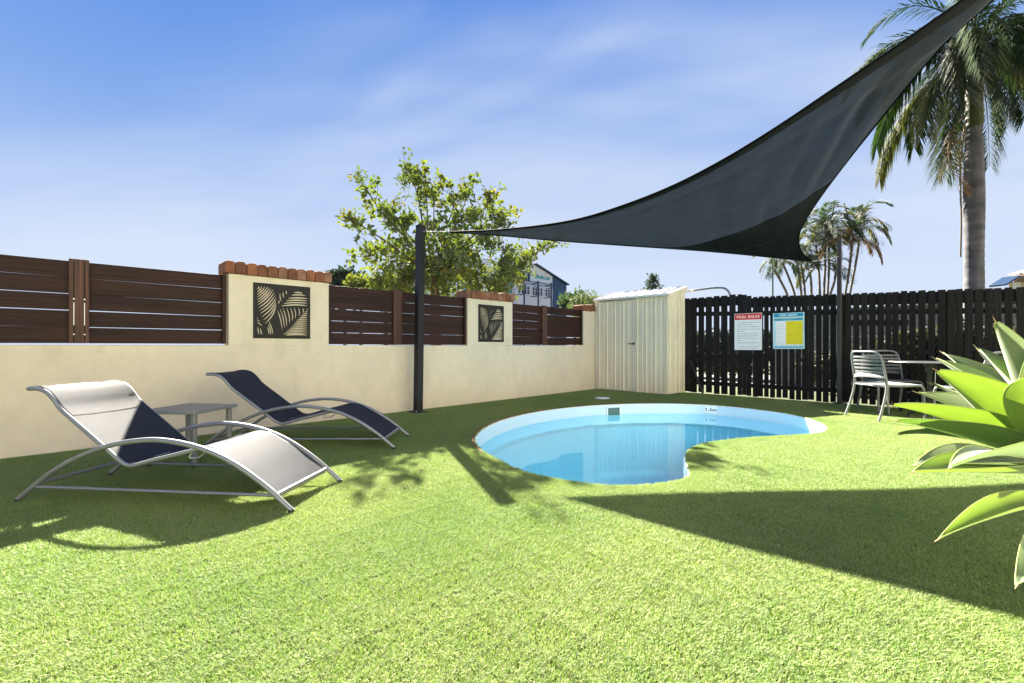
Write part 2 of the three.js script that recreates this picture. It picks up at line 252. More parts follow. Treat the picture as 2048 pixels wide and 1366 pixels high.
// ------------------------------------------------------------------ swimming pool
{
  const pool = thing('swimming_pool', 'kidney shaped light blue fibreglass pool sunk into the turf', 'swimming pool');
  const ring = (rows) => grid(RN, rows.length - 1, (u, v) => { const i = Math.round(u * RN), [d, y] = rows[Math.round(v * (rows.length - 1))]; return offRim(i, d, y); }, (u, v) => [u * 13, v]);
  obj('rim', ring([[-0.014, -0.03], [-0.012, -0.016], [0.0, -0.012], [0.012, -0.014], [0.016, -0.024]]), M.white, pool);
  const wallRows = [[0.016, -0.024], [0.018, -0.08], [0.02, -0.16], [0.022, -0.2], [0.028, -0.3], [0.04, -0.34], [0.055, -0.345], [0.065, -0.36], [0.08, -0.7], [0.1, -1.0], [0.13, -1.1], [0.19, -1.17], [0.27, -1.2]];
  obj('shell', [ring(wallRows), sheet(rimPts.map((p, i) => { const q = offRim(i, 0.26, 0); return [q.x, q.z]; }), null, -1.199)], M.gel, pool);
  // terracotta edge of the paving that the turf is trimmed to, showing on the far side
  obj('edging', (() => { const rows = [[-0.012, -0.03], [-0.0125, 0.001], [-0.024, 0.002], [-0.028, -0.03]]; const g = []; const a = RN - 8, n = 104; g.push(grid(n, 3, (u, v) => { const [d, y] = rows[Math.round(v * 3)]; return offRim(a + Math.round(u * n), d, y); })); return g; })(), M.terracotta, pool);
  // steps moulded in the bay at the right end
  const st = (cx, cz, r, y) => new THREE.CylinderGeometry(r, r, 0.26, 32).translate(cx, y - 0.13, cz);
  obj('step', [st(6.15, 3.95, 0.5, -0.42)], M.gel, pool);
  obj('step', [st(6.05, 3.75, 0.78, -0.68)], M.gel, pool);
  // skimmer opening in the far wall and the depth plate
  const nearest = (x, z) => { let b = 0; rimPts.forEach((p, i) => { if ((p.x - x) ** 2 + (p.z - z) ** 2 < (rimPts[b].x - x) ** 2 + (rimPts[b].z - z) ** 2) b = i; }); return b; };
  const onWall = (g, i, y, off) => { const n = rimIn[i], m = new THREE.Matrix4(); m.makeBasis(V(n.z, 0, -n.x), V(0, 1, 0), n).setPosition(offRim(i, off, y)); return g.applyMatrix4(m); };
  const si = nearest(...((p) => [p.x, p.z])(at(1228, 808, 7.05))), W = 0.26, H = 0.165;
  const fr = []; for (const s of [-1, 1]) { fr.push(rbox(0.03, H, 0.02, 0.004, s * (W / 2 - 0.015), 0, 0)); fr.push(rbox(W - 0.06, 0.025, 0.02, 0.004, 0, s * (H / 2 - 0.0125), 0)); }
  const sk = obj('skimmer', fr.map((g) => onWall(g, si, -0.118, 0.026)), M.white, pool);
  obj('opening', onWall(box(W - 0.06, H - 0.05, 0.01), si, -0.118, 0.0265), std({ rgb: [0.08, 0.15, 0.13], roughness: 0.6 }), sk);
  const cv = document.createElement('canvas'); cv.width = 256; cv.height = 160; const c = cv.getContext('2d'); c.fillStyle = '#f2f4f6'; c.fillRect(0, 0, 256, 160); c.fillStyle = '#22324a'; c.font = 'bold 112px sans-serif'; c.textAlign = 'center'; c.textBaseline = 'middle'; c.fillText('1.4m', 128, 84);
  const ct = new THREE.CanvasTexture(cv); ct.colorSpace = THREE.SRGBColorSpace;
  const dm = std({ map: ct, roughness: 0.4 }), wm = M.white;
  const plate = shadows(new THREE.Mesh(onWall(new THREE.BoxGeometry(0.17, 0.1, 0.006), nearest(...((p) => [p.x, p.z])(at(1428, 808, 7.1))), -0.082, 0.024), [wm, wm, wm, wm, dm, wm])); plate.name = 'depth_marker'; pool.add(plate);
  const wm2 = std({ rgb: [0.5, 0.86, 0.965], roughness: 0, transmission: 1, thickness: 0, ior: 1.33, bumpMap: rep(tex(256, (u, v) => grey(fbm(u, v, 5, 5, 3, 121)), false), 0.5), bumpScale: 0.0016 });
  tag(obj('water', sheet(rimPts.map((p, i) => { const q = offRim(i, 0.004, 0); return [q.x, q.z]; }), null, -0.165), wm2), 'clear still blue water filling the kidney shaped pool', 'pool water', null, 'structure');
  const lid = thing('skimmer_lid', 'small round white lid set in the turf behind the pool', 'lid', [6.642, 0, 1.121]);
  obj('cover', new THREE.CylinderGeometry(0.105, 0.11, 0.012, 40).translate(0, 0.008, 0), M.white, lid); obj('collar', new THREE.TorusGeometry(0.115, 0.008, 8, 40).rotateX(Math.PI / 2).translate(0, 0.006, 0), M.white, lid);
}

// ------------------------------------------------------------------ cream rendered wall with brick capped pillars
const wall = thing('boundary_wall', 'long cream rendered wall along the left of the pool', 'wall');
obj('wall_base', boxUV(rbox(18.6, 0.93, 0.2, 0.008, -1.2, 0.465 - 0.02, -0.1).translate(0.9, 0, 0)), M.render, wall);
{
  const pillars = [[-2.62, -1.5, 1.66], [1.315, 2.385, 1.668], [4.577, 5.581, 1.655], [7.65, 8.75, 1.63]];
  seed(31);
  pillars.forEach(([x0, x1, top], k) => {
    const p = obj('pillar', boxUV(rbox(x1 - x0, top - 0.905, 0.2, 0.008, (x0 + x1) / 2, (top + 0.905) / 2, -0.0975)), M.render, wall);
    const n = 11, a = x0 - 0.045, w = (x1 - x0 + 0.075) / n;
    const shape = (bw, bh) => { const s = new THREE.Shape(), r = bw * 0.3; s.moveTo(-bw / 2, 0.006); s.lineTo(-bw / 2 + 0.006, 0); s.lineTo(bw / 2 - 0.006, 0); s.lineTo(bw / 2, 0.006); s.lineTo(bw / 2, bh - r); s.quadraticCurveTo(bw / 2, bh - 0.006, bw / 2 - r, bh); s.lineTo(-bw / 2 + r, bh); s.quadraticCurveTo(-bw / 2, bh - 0.006, -bw / 2, bh - r); s.closePath(); return s; };
    for (let i = 0; i < n; i++) {
      const bw = w - rr(0.012, 0.019), bh = rr(0.112, 0.124), dz = rr(-0.008, 0.01);
      const g = new THREE.ExtrudeGeometry(shape(bw, bh), { depth: 0.25, bevelEnabled: true, bevelSize: 0.006, bevelThickness: 0.01, bevelSegments: 2, curveSegments: 5, steps: 1 }).translate(a + (i + 0.5) * w, top + 0.006, -0.225 + dz);
      g.rotateZ(0);
      const b = obj('coping_brick', boxUV(toCreasedNormals(g, 0.6), rnd(), rnd()), clayTones[Math.floor(rnd() * 5)], p);
      b.rotation.z = rr(-0.002, 0.002);
    }
    obj('mortar', boxUV(box(x1 - x0 - 0.02, 0.07, 0.18, (x0 + x1) / 2, top + 0.035, -0.1)), std({ rgb: [0.3, 0.26, 0.2], roughness: 1, map: T.clay }), p);
  });
}
// timber infill between the pillars
function infill(label, x0, x1, posts, top, lean) {
  const bot = 0.922, t = thing('timber_fence_panel', label, 'fence panel');
  t.userData.group = 'timber panels between the wall pillars';
  const n = 5, h = (top - bot) / n, cuts = [x0, ...posts.flatMap((p) => [p, p]), x1];
  for (let b = 0; b < cuts.length; b += 2) for (let i = 0; i < n; i++) {
    const a = cuts[b] + (b ? 0.0015 : 0.002), c = cuts[b + 1] - 0.0015, y = bot + h * (i + 0.5), gap = [0.004, 0.005, 0.0065, 0.006, 0.006][i] + rr(-0.003, 0.0015), L = c - a;
    const g = rbox(L, h - gap, 0.02, 0.003); const p = g.attributes.position, s0 = rr(0, 6), amp = rr(0.001, 0.0035);
    for (let k = 0; k < p.count; k++) { p.setY(k, p.getY(k) + amp * Math.sin(s0 + p.getX(k) * 2)); }
    const m = obj('slat', boxUV(g.translate((a + c) / 2, y, -0.072), rr(0, 9), rr(0, 9)), M.slat, t); m.rotation.z = rr(-0.001, 0.001);
  }
  posts.forEach((p) => {
    const w = 0.132, q = obj('post', [boxUV(rbox(w, top - bot + 0.012, 0.034, 0.005, p, (top + bot) / 2 + 0.008, -0.043), 3, p, true), boxUV(box(0.07, top - bot - 0.02, 0.07, p, (top + bot) / 2, -0.118), 1, 2, true)], M.post, t);
    if (p > 1) return;
    for (const s of [-1, 1]) { obj('groove_strip', boxUV(box(0.009, (top - bot) * 0.97, 0.003, p + s * 0.034, (top + bot) / 2, -0.0255)), s < 0 ? M.slat : M.slat, q); }
    const screws = []; for (const s of [-1, 1]) screws.push(rbox(0.006, 0.2, 0.003, 0.001, p + s * 0.034, bot + 0.26, -0.0235), new THREE.CylinderGeometry(0.006, 0.006, 0.004, 10).rotateX(Math.PI / 2).translate(p + s * 0.034, bot + 0.39, -0.0235), new THREE.CylinderGeometry(0.006, 0.006, 0.004, 10).rotateX(Math.PI / 2).translate(p + s * 0.034, bot + 0.08, -0.0235));
    for (const g of screws) obj('screw', g, M.steel, q);
  });
  for (const [x, s] of [[x0, 1], [x1, -1]]) obj('end_batten', boxUV(rbox(0.038, top - bot, 0.04, 0.004, x + s * 0.019, (top + bot) / 2, -0.0395), 2, x, true), M.slat, t);
  return t;
}
seed(51);
infill('longest brown timber slat panel, at the left before the first pillar', -1.498, 1.3, [0.175], 1.65);
infill('brown timber slat panel between the two leaf screens, behind black post', 2.39, 4.572, [3.36], 1.655);
infill('shortest brown timber slat panel, between second screen and the shed end', 5.586, 7.645, [6.47], 1.64);

// cut-out palm leaf screens on the pillars
function leafScreen() {
  const S = 0.61, cuts = [];
  const slit = (x0, y0, x1, y1, bend, w) => {       // panel coordinates, y down
    const L = Math.hypot(x1 - x0, y1 - y0); if (L < 0.02) return; const nx = -(y1 - y0) / L, ny = (x1 - x0) / L, N = 7, a = [], b = [];
    for (let i = 0; i <= N; i++) { const t = i / N, k = Math.sin(t * Math.PI), ww = w * Math.pow(Math.max(0.05, Math.sin(0.12 + t * (Math.PI - 0.24))), 0.5) / 2, X = lerp(x0, x1, t) + nx * bend * k, Y = lerp(y0, y1, t) + ny * bend * k; a.push([(X + nx * ww - 0.5) * S, (0.5 - Y - ny * ww) * S]); b.unshift([(X - nx * ww - 0.5) * S, (0.5 - Y + ny * ww) * S]); }
    const c = [...a, ...b], hit = (p, q) => { let r = false; for (let i = 0, j = q.length - 1; i < q.length; j = i++) { if ((q[i][1] > p[1]) !== (q[j][1] > p[1]) && p[0] < (q[j][0] - q[i][0]) * (p[1] - q[i][1]) / (q[j][1] - q[i][1]) + q[i][0]) r = !r; } return r; };
    const fat = c.map(([x, y], i) => { const m = c[c.length - 1 - i]; return [x + (x - m[0]) * 0.12, y + (y - m[1]) * 0.12]; });
    for (const o of cuts) if (fat.some((p) => hit(p, o)) || o.some((p) => hit(p, fat))) return;
    cuts.push(c);
  };
  const poly = (pts, t) => { const k = clamp(t) * (pts.length - 1), i = Math.min(pts.length - 2, Math.floor(k)), f = k - i; return [lerp(pts[i][0], pts[i + 1][0], f), lerp(pts[i][1], pts[i + 1][1], f)]; };
  const comb = (n, A, B, bend, w) => { for (let i = 0; i < n; i++) { const t = i / (n - 1), a = poly(A, t), b = poly(B, t); slit(a[0], a[1], b[0], b[1], bend * (0.4 + 0.6 * t), w); } };
  comb(13, [[0.065, 0.115], [0.065, 0.26], [0.075, 0.4], [0.12, 0.55], [0.195, 0.73]], [[0.095, 0.06], [0.24, 0.055], [0.335, 0.1], [0.385, 0.24], [0.385, 0.38]], 0.035, 0.021);
  comb(5, [[0.432, 0.36], [0.47, 0.31], [0.575, 0.17]], [[0.438, 0.29], [0.45, 0.16], [0.565, 0.1]], -0.012, 0.02);
  comb(8, [[0.7, 0.125], [0.62, 0.22], [0.475, 0.395]], [[0.86, 0.125], [0.95, 0.2], [0.945, 0.36]], -0.018, 0.024);
  comb(16, [[0.235, 0.8], [0.27, 0.63], [0.36, 0.5], [0.5, 0.425], [0.7, 0.405], [0.93, 0.415]], [[0.262, 0.935], [0.37, 0.935], [0.45, 0.87], [0.57, 0.77], [0.72, 0.615], [0.925, 0.45]], -0.02, 0.02);
  comb(13, [[0.9, 0.49], [0.75, 0.65], [0.64, 0.79], [0.5, 0.92]], [[0.95, 0.475], [0.952, 0.62], [0.95, 0.78], [0.945, 0.905]], -0.016, 0.018);
  slit(0.55, 0.938, 0.94, 0.93, -0.012, 0.022);
  slit(0.065, 0.665, 0.11, 0.7, 0, 0.014); slit(0.065, 0.71, 0.145, 0.77, 0, 0.016); slit(0.08, 0.8, 0.098, 0.93, 0.008, 0.02); slit(0.118, 0.82, 0.147, 0.93, 0.008, 0.02); slit(0.06, 0.625, 0.075, 0.64, 0, 0.012);
  const h = S / 2, s = shapeFrom([[-h, -h], [h, -h], [h, h], [-h, h]]); for (const c of cuts) s.holes.push(pathFrom(c));
  return new THREE.ExtrudeGeometry(s, { depth: 0.004, bevelEnabled: false });
}
{
  const a = thing('leaf_wall_screen', 'black metal palm leaf cut-out screen on the wider nearer pillar', 'wall art', [1.852, 1.29, 0.006], 0, 'cut-out leaf screens on the pillars');
  obj('cut_panel', leafScreen(), M.artBlack, a);
  const f = []; for (const s of [-1, 1]) { f.push(box(0.012, 0.61, 0.012, s * 0.299, 0, -0.0045)); f.push(box(0.586, 0.012, 0.012, 0, s * 0.299, -0.0045)); } obj('frame', f, M.artBlack, a);
  const b = a.clone(); b.name = numbered('leaf_wall_screen'); b.position.set(5.08, 1.268, 0.006); b.scale.set(0.93, 0.99, 1); scene.add(b); b.userData = { ...a.userData, label: 'black metal palm leaf cut-out screen on the pillar near the shed' };
}

// ------------------------------------------------------------------ steel garden shed
{
  const shed = thing('garden_shed', 'small cream ribbed steel shed in the corner behind the pool', 'shed');
  // profile along the wall: flat pans with narrow trapezoid ribs every 0.19 m
  const cladding = (len, pitch, first) => { const p = [[0, 0]]; for (let a = first; a < len - 0.03; a += pitch) p.push([a - 0.017, 0], [a - 0.009, 0.017], [a + 0.009, 0.017], [a + 0.017, 0], [a + pitch * 0.36, 0], [a + pitch * 0.38, 0.006], [a + pitch * 0.62, 0.006], [a + pitch * 0.64, 0]); return p.filter(([a]) => a < len).concat([[len, 0]]); };
  const sheetWall = (p, h0, h1, len) => { const g = []; for (let i = 0; i < p.length - 1; i++) { const [a, e] = p[i], [b, f] = p[i + 1], ha = lerp(h0, h1, a / len), hb = lerp(h0, h1, b / len); g.push([V(a, 0, e), V(b, 0, f), V(b, hb, f)], [V(a, 0, e), V(b, hb, f), V(a, ha, e)]); } return boxUV(tris(g)); };
  const X0 = 8.06, X1 = 8.775, Z0 = 0.02, Z1 = 1.615, HF = 1.855, HB = 2.035;
  // front: modelled along +x, turned so that its outside looks to -x
  const front = (len, h0, h1, z0, first) => sheetWall(cladding(len, 0.19, first), h0, h1, len).rotateY(-Math.PI / 2).translate(X0, 0, z0);
  const dz = 0.905;                                 // door from Z0 + 0.05 to dz
  obj('front_panel', front(Z1 - dz - 0.012, HF - 0.02, HF - 0.02, dz + 0.012, 0.07), M.cream, shed);
  const door = obj('door', front(dz - Z0 - 0.05, HF - 0.07, HF - 0.07, Z0 + 0.045, 0.05).translate(-0.006, 0.012, 0), M.cream, shed);
  const fr = []; for (const z of [Z0 + 0.045, dz - 0.004]) fr.push(rbox(0.022, HF - 0.055, 0.02, 0.003, X0 - 0.01, (HF - 0.055) / 2 + 0.01, z)); fr.push(rbox(0.022, 0.022, dz - Z0 - 0.06, 0.003, X0 - 0.009, HF - 0.046, (dz + Z0 + 0.04) / 2));
  obj('door_frame', fr, std({ rgb: [0.6, 0.58, 0.52], roughness: 0.45 }), door);
  const hz = dz - 0.02; obj('latch', [rbox(0.02, 0.022, 0.11, 0.004, X0 - 0.026, 0.945, hz - 0.03), rod(V(X0 - 0.03, 0.96, hz + 0.01), V(X0 - 0.03, 0.96, hz + 0.07), 0.007), rbox(0.016, 0.06, 0.03, 0.003, X0 - 0.03, 0.945, hz + 0.045)], std({ rgb: [0.1, 0.095, 0.09], metalness: 0.6, roughness: 0.4 }), door);
  for (const y of [0.3, 1.5]) obj('hinge', [rod(V(X0 - 0.024, y - 0.04, Z0 + 0.05), V(X0 - 0.024, y + 0.04, Z0 + 0.05), 0.008)], M.zinc, door);
  obj('side_panel', sheetWall(cladding(X1 - X0, 0.19, 0.11), HF, HB, X1 - X0).translate(X0, 0, Z1), M.cream, shed);
  obj('side_panel', [sheetWall([[0, 0], [X1 - X0, 0]], HF, HB, X1 - X0).translate(X0, 0, Z0)], M.cream, shed);
  obj('back_panel', boxUV(box(0.004, HB, Z1 - Z0 - 0.01, X1 - 0.003, HB / 2, (Z0 + Z1) / 2)), M.cream, shed);
  for (const [x, z] of [[X0, Z1], [X0, Z0], [X1, Z1]]) obj('corner_flashing', [rbox(0.035, (x === X0 ? HF : HB) - 0.012, 0.035, 0.004, x, (x === X0 ? HF : HB) / 2 - 0.006, z - (z === Z1 ? 0.012 : -0.012))], M.cream, shed);
  // roof: ribbed sheet rising to the back, with a pale fascia along the front and a barge along the open end
  const roof = grid(1, 120, (u, v) => { const z = lerp(Z0 - 0.02, Z1 + 0.05, v), q = (v * 1.665) % 0.19; return V(lerp(X0 - 0.06, X1 + 0.03, u), lerp(HF - 0.005, HB + 0.02, u) + 0.02 + (q < 0.02 ? 0.022 : q < 0.1 ? 0 : 0), z); });
  obj('roof', roof, std({ rgb: [0.66, 0.64, 0.58], roughness: 0.45, side: THREE.DoubleSide }), shed);
  obj('fascia', rbox(0.014, 0.042, Z1 - Z0 + 0.08, 0.003, X0 - 0.062, HF + 0.002, (Z0 + Z1) / 2 + 0.015), std({ rgb: [0.72, 0.71, 0.67], roughness: 0.45 }), shed);
  obj('barge', bar(V(X0 - 0.05, HF - 0.012, Z1 + 0.045), V(X1 + 0.03, HB + 0.012, Z1 + 0.045), 0.014, 0.06), M.cream, shed);
  obj('base_rail', [rbox(0.03, 0.03, Z1 - Z0, 0.003, X0 + 0.016, 0.012, (Z0 + Z1) / 2), rbox(X1 - X0 - 0.02, 0.03, 0.03, 0.003, (X0 + X1) / 2, 0.012, Z1 - 0.02)], M.zinc, shed);
}

// ------------------------------------------------------------------ black picket pool fence
{
  const fence = thing('picket_fence', 'tall black timber picket fence closing the far side of the pool', 'fence');
  const X = 8.79; seed(77);
  const topAt = (z) => z < 2.62 ? lerp(1.83, 1.845, (z - 1.6) / 1.02) : z < 2.9 ? lerp(1.842, 1.775, smooth(2.62, 2.9, z)) : lerp(1.775, 1.655, (z - 2.9) / 3.3);
  const mats = M.blackWood;
  let z = 1.605; const list = [];
  while (z < 7.6) { const wide = z < 2.5; const w = wide ? rr(0.104, 0.114) : rr(0.07, 0.084), gap = wide ? rr(0.028, 0.037) : (rnd() < 0.15 ? 0.004 : rr(0.016, 0.029)); list.push([z + w / 2, w]); z += w + gap; }
  list.forEach(([zc, w]) => {
    const t = topAt(zc) + rr(-0.006, 0.006), b = 0.005 + rr(-0.012, 0.012), h = t - b, turn = rr(-0.012, 0.012);
    const m = obj('picket', boxUV(rbox(0.017, h, w, 0.003), rnd() * 5, rnd() * 5, true), mats[Math.floor(rnd() * 3)], fence);
    m.position.set(X, b + h / 2, zc); m.rotation.set(rr(-0.003, 0.003), turn, 0);
  });
  const rails = [[1.62, 7.6, 0.19, 0.075], [1.66, 2.95, 0.72, 0.07], [1.62, 7.6, -0.3, 0.08], [4.2, 4.95, -0.46, 0.09]];
  for (const [a, b, y, h] of rails) {
    const y0 = y > 0 ? y : topAt(a) + y, y1 = y > 0 ? y : topAt(b) + y;
    obj('rail', boxUV(bar(V(X + 0.028, y0, a), V(X + 0.028, y1, b), 0.038, h), 0, 0, true), mats[1], fence);
  }
  for (const [a, b] of [[1.66, 2.7], [2.7, 7.6]]) obj('top_rail', bar(V(X + 0.026, topAt(Math.max(a, a > 2 ? 2.9 : 0)) - 0.1, a), V(X + 0.026, topAt(b) - 0.1, b), 0.034, 0.17), mats[0], fence);
  for (const zp of [1.7, 2.88, 4.16, 5.35, 6.7]) obj('fence_post', boxUV(rbox(0.09, topAt(zp) - 0.02, 0.09, 0.006, X + 0.094, topAt(zp) / 2 - 0.01, zp), 0, 0, true), mats[2], fence);
  // a loose black board leaning against the pickets near the shed
  const lean = thing('leaning_board', 'thin black board leaning on the picket fence beside the shed', 'board');
  obj('board', bar(V(8.66, 0.005, 2.02), V(8.765, 0.62, 1.74), 0.045, 0.014), M.black, lean);
}

// ------------------------------------------------------------------ pool signs (print only: words that cannot be read are left as grey rules)
function sign(name, label, z0, z1, y0, y1, tilt, draw) {
  const t = thing(name, label, 'sign', [8.766, (y0 + y1) / 2, (z0 + z1) / 2]); t.userData.group = 'notices on the picket fence'; t.rotation.x = tilt;
  const w = z1 - z0, h = y1 - y0, cv = document.createElement('canvas'); cv.width = 720; cv.height = Math.round(720 * h / w);
  draw(cv.getContext('2d'), cv.width, cv.height);
  const map = new THREE.CanvasTexture(cv); map.colorSpace = THREE.SRGBColorSpace;
  const face = std({ map, roughness: 0.35 }), edge = M.white;
  const m = shadows(new THREE.Mesh(new THREE.BoxGeometry(w, h, 0.005), [edge, edge, edge, edge, face, edge])); m.rotation.y = -Math.PI / 2; m.name = 'board'; t.add(m);
  const sc = []; for (const a of [-1, 1]) for (const b of [-1, 1]) sc.push(new THREE.CylinderGeometry(0.006, 0.006, 0.004, 10).rotateZ(Math.PI / 2).translate(-0.004, b * (h / 2 - 0.018), a * (w / 2 - 0.018)));
  for (const g of sc) obj('screw', g, M.steel, t);
}
seed(91);
const words = (c, x, y, len, h, col) => { c.fillStyle = col; let p = x; while (p < x + len) { const w = Math.min(rr(18, 70), x + len - p); c.globalAlpha = rr(0.55, 0.9); for (let q = p; q < p + w; q += 9) c.fillRect(q, y + rr(-1.5, 1.5), Math.min(7.5, p + w - q), h * rr(0.75, 1.15)); p += w + 12; } c.globalAlpha = 1; };
sign('pool_rules_sign', 'white notice with red heading reading POOL RULES', 2.552, 3.008, 0.828, 1.486, 0, (c, w, h) => {
  c.fillStyle = '#eceef2'; c.fillRect(0, 0, w, h); c.fillStyle = '#d3261f'; c.fillRect(10, 12, w - 20, h * 0.162);
  c.fillStyle = '#fff6ee'; c.font = 'bold 104px sans-serif'; c.textAlign = 'center'; c.textBaseline = 'middle'; c.fillText('POOL RULES', w / 2, h * 0.096, w - 70);
  [[0.245, 600], [0.303, 430], [0.363, 610], [0.428, 580], [0.487, 210], [0.552, 540], [0.61, 530], [0.672, 510], [0.735, 90], [0.797, 550]].forEach(([y, l]) => words(c, 78, y * h, l, 13, '#3c4150'));
  words(c, 110, 0.9 * h, 540, 8, '#6a6f7c'); words(c, 150, 0.94 * h, 450, 8, '#6a6f7c');
});
sign('pool_safety_sign', 'light blue notice with a yellow panel, headed POOL SAFETY', 3.181, 3.65, 0.852, 1.463, -0.006, (c, w, h) => {
  c.fillStyle = '#bfe4ee'; c.fillRect(0, 0, w, h); c.fillStyle = '#1f93bd'; c.fillRect(26, 14, w - 52, h * 0.1); c.fillStyle = '#f2fbff'; c.font = 'bold 66px sans-serif'; c.textAlign = 'center'; c.textBaseline = 'middle'; c.fillText('POOL SAFETY', w * 0.5, h * 0.068);
  c.fillStyle = '#dcdca0'; c.fillRect(40, h * 0.125, w - 70, h * 0.022); c.fillStyle = '#2191bf'; c.fillRect(30, h * 0.155, w - 60, h * 0.058); words(c, 210, h * 0.175, 330, 12, '#d8f0f8');
  c.fillStyle = '#f0f2f5'; c.fillRect(75, h * 0.23, w - 110, h * 0.66); c.fillStyle = '#e6d61c'; c.fillRect(w * 0.425, h * 0.232, w * 0.525, h * 0.645);
  [[0.3, 190], [0.36, 190], [0.42, 180], [0.455, 200], [0.53, 150], [0.665, 170], [0.8, 60], [0.835, 190]].forEach(([y, l]) => words(c, 88, y * h, l, 7, '#7d8796'));
  [[0.42, 0.77, 80], [0.45, 0.86, 70], [0.55, 0.7, 110], [0.62, 0.48, 90], [0.64, 0.68, 70], [0.74, 0.62, 110], [0.3, 0.5, 150]].forEach(([y, x, l]) => words(c, x * w, y * h, l, 8, '#8f8830'));
  c.fillStyle = '#5aa9cf'; c.fillRect(30, h * 0.935, w - 60, h * 0.035);
});

// ------------------------------------------------------------------ shade sail and its posts
function sailPost(label, x, z, h, w, mat, leanX, leanZ) {
  const p = thing('sail_post', label, 'post', [x, 0, z]); p.userData.group = 'steel posts holding the shade sail';
  const s = rbox(w, h, w, 0.008, 0, h / 2, 0, 2), a = s.attributes.position; for (let i = 0; i < a.count; i++) { const k = a.getY(i) / h; a.setX(i, a.getX(i) + leanX * k); a.setZ(i, a.getZ(i) + leanZ * k); }
  obj('shaft', s, mat, p); obj('cap', rbox(w + 0.006, 0.012, w + 0.006, 0.003, leanX, h + 0.004, leanZ), mat, p);
  obj('base_plate', [rbox(w + 0.1, 0.012, w + 0.1, 0.003, 0, 0.004, 0)], mat, p);
  for (const i of [-1, 1]) for (const j of [-1, 1]) obj('bolt', new THREE.CylinderGeometry(0.009, 0.009, 0.016, 6).translate(i * (w / 2 + 0.03), 0.018, j * (w / 2 + 0.03)), M.steel, p);
  return p;
}
const navyBlack = std({ rgb: [0.014, 0.014, 0.018], roughness: 0.5, specularIntensity: 0.5 });
sailPost('black square post in front of the cream wall, at the sail\'s thin corner', 3.53, 0.205, 2.55, 0.098, navyBlack, 0.04, 0.0);
sailPost('dark post in front of the picket fence, behind the garden chairs', 8.675, 4.14, 2.53, 0.06, std({ rgb: [0.045, 0.043, 0.042], roughness: 0.32, metalness: 0.4 }), 0, 0);
{
  const curve = (l) => new THREE.CatmullRomCurve3(l.map(([x, y, d]) => at(x, y, d)), false, 'centripetal');
  const A = [900, 464, 6.17], B = [1625, 523, 6.72], C = [2150, -190, 3.16];
  const eAC = curve([A, [1020, 458, 5.22], [1150, 440, 4.62], [1250, 410, 4.27], [1350, 370, 4.0], [1450, 318, 3.76], [1550, 257, 3.58], [1650, 190, 3.45], [1750, 122, 3.36], [1850, 53, 3.3], [1925, 0, 3.26], [2050, -95, 3.2], C]);
  const eAB = curve([A, [990, 470, 6.2], [1100, 480, 6.12], [1240, 490, 6.05], [1400, 501, 6.12], [1500, 510, 6.3], B]);
  const eBC = curve([B, [1606, 508, 6.6], [1597, 485, 6.45], [1600, 462, 6.3], [1611, 440, 6.1], [1640, 395, 5.7], [1700, 315, 5.12], [1760, 240, 4.68], [1850, 130, 4.15], [1900, 75, 3.95], [1985, 0, 3.66], [2090, -120, 3.3], C]);
  const pB = eBC.getPointAt(0), pC = eBC.getPointAt(1);
  const surf = (u, v, lift = 0) => {
    const a = eAB.getPointAt(u), c = eAC.getPointAt(u), p = a.clone().lerp(c, v), e = eBC.getPointAt(v).sub(pB.clone().lerp(pC, v));
    p.addScaledVector(e, Math.pow(u, 2.2));
    // folds that run from the open edge towards the high corner, and a loose ripple
    const edge = Math.sin(Math.PI * clamp(v)) * Math.sin(Math.PI * clamp(u, 0.02, 0.98)), pull = smooth(0.4, 0.8, u) * smooth(0.12, 0.4, v) * (1 - smooth(0.7, 0.98, v));
    const k = (0.016 * (fbm3(u * 9, v * 7, 1, 3, 131) - 0.5) + 0.11 * pull * (fbm3(v * 2.2 + u, u * 20 + v * 5, 3, 2, 137) - 0.5)) * Math.min(1, edge * 3);
    p.y += k - lift; return p;
  };
  const sail = thing('shade_sail', 'black triangular shade sail stretched high across the pool', 'shade sail');
  obj('cloth', grid(180, 70, (u, v) => surf(u, v), (u, v) => [u * 6, v * 4]), M.cloth, sail);
  // second layer sewn into the low corner
  const seam = (w) => lerp(0.52, 1, w), top = (w) => 0.40 * Math.pow(w, 0.95);
  obj('corner_panel', grid(60, 30, (w, v) => surf(seam(w), v * top(w), 0.005), (u, v) => [u * 3, v * 2]), M.cloth, sail);
  const seamPts = []; for (let i = 0; i <= 30; i++) seamPts.push(surf(seam(i / 30), top(i / 30), 0.004)); obj('seam', tube(seamPts, 0.004, 60, 5), M.clothDark, sail);
  for (const e of [eAB, eAC, eBC]) obj('hem', tube(e.getSpacedPoints(60), 0.011, 120, 7), M.clothDark, sail);
  obj('hem_band', grid(80, 2, (u, v) => surf(lerp(0.05, 1, u), 1 - v * 0.055, 0.003)), M.cloth, sail);
  const pA = eAB.getPointAt(0), tip1 = V(3.53 + 0.04, 2.47, 0.255), tip2 = V(8.64, 2.3, 4.14);
  obj('cable', rod(tip1, pA, 0.004), M.steel, sail); obj('cable', rod(tip2, pB, 0.004), M.steel, sail);
  for (const p of [pA, pB]) obj('ring', new THREE.TorusGeometry(0.022, 0.005, 8, 20).rotateX(1.2).translate(p.x, p.y, p.z), M.steel, sail);
  obj('cable', rod(pC, V(5.36, 4.1, 6.42), 0.004), M.steel, sail);
  sailPost('tall black post outside the frame at the sail\'s highest corner', 5.4, 6.47, 4.25, 0.11, navyBlack, 0, 0);
}

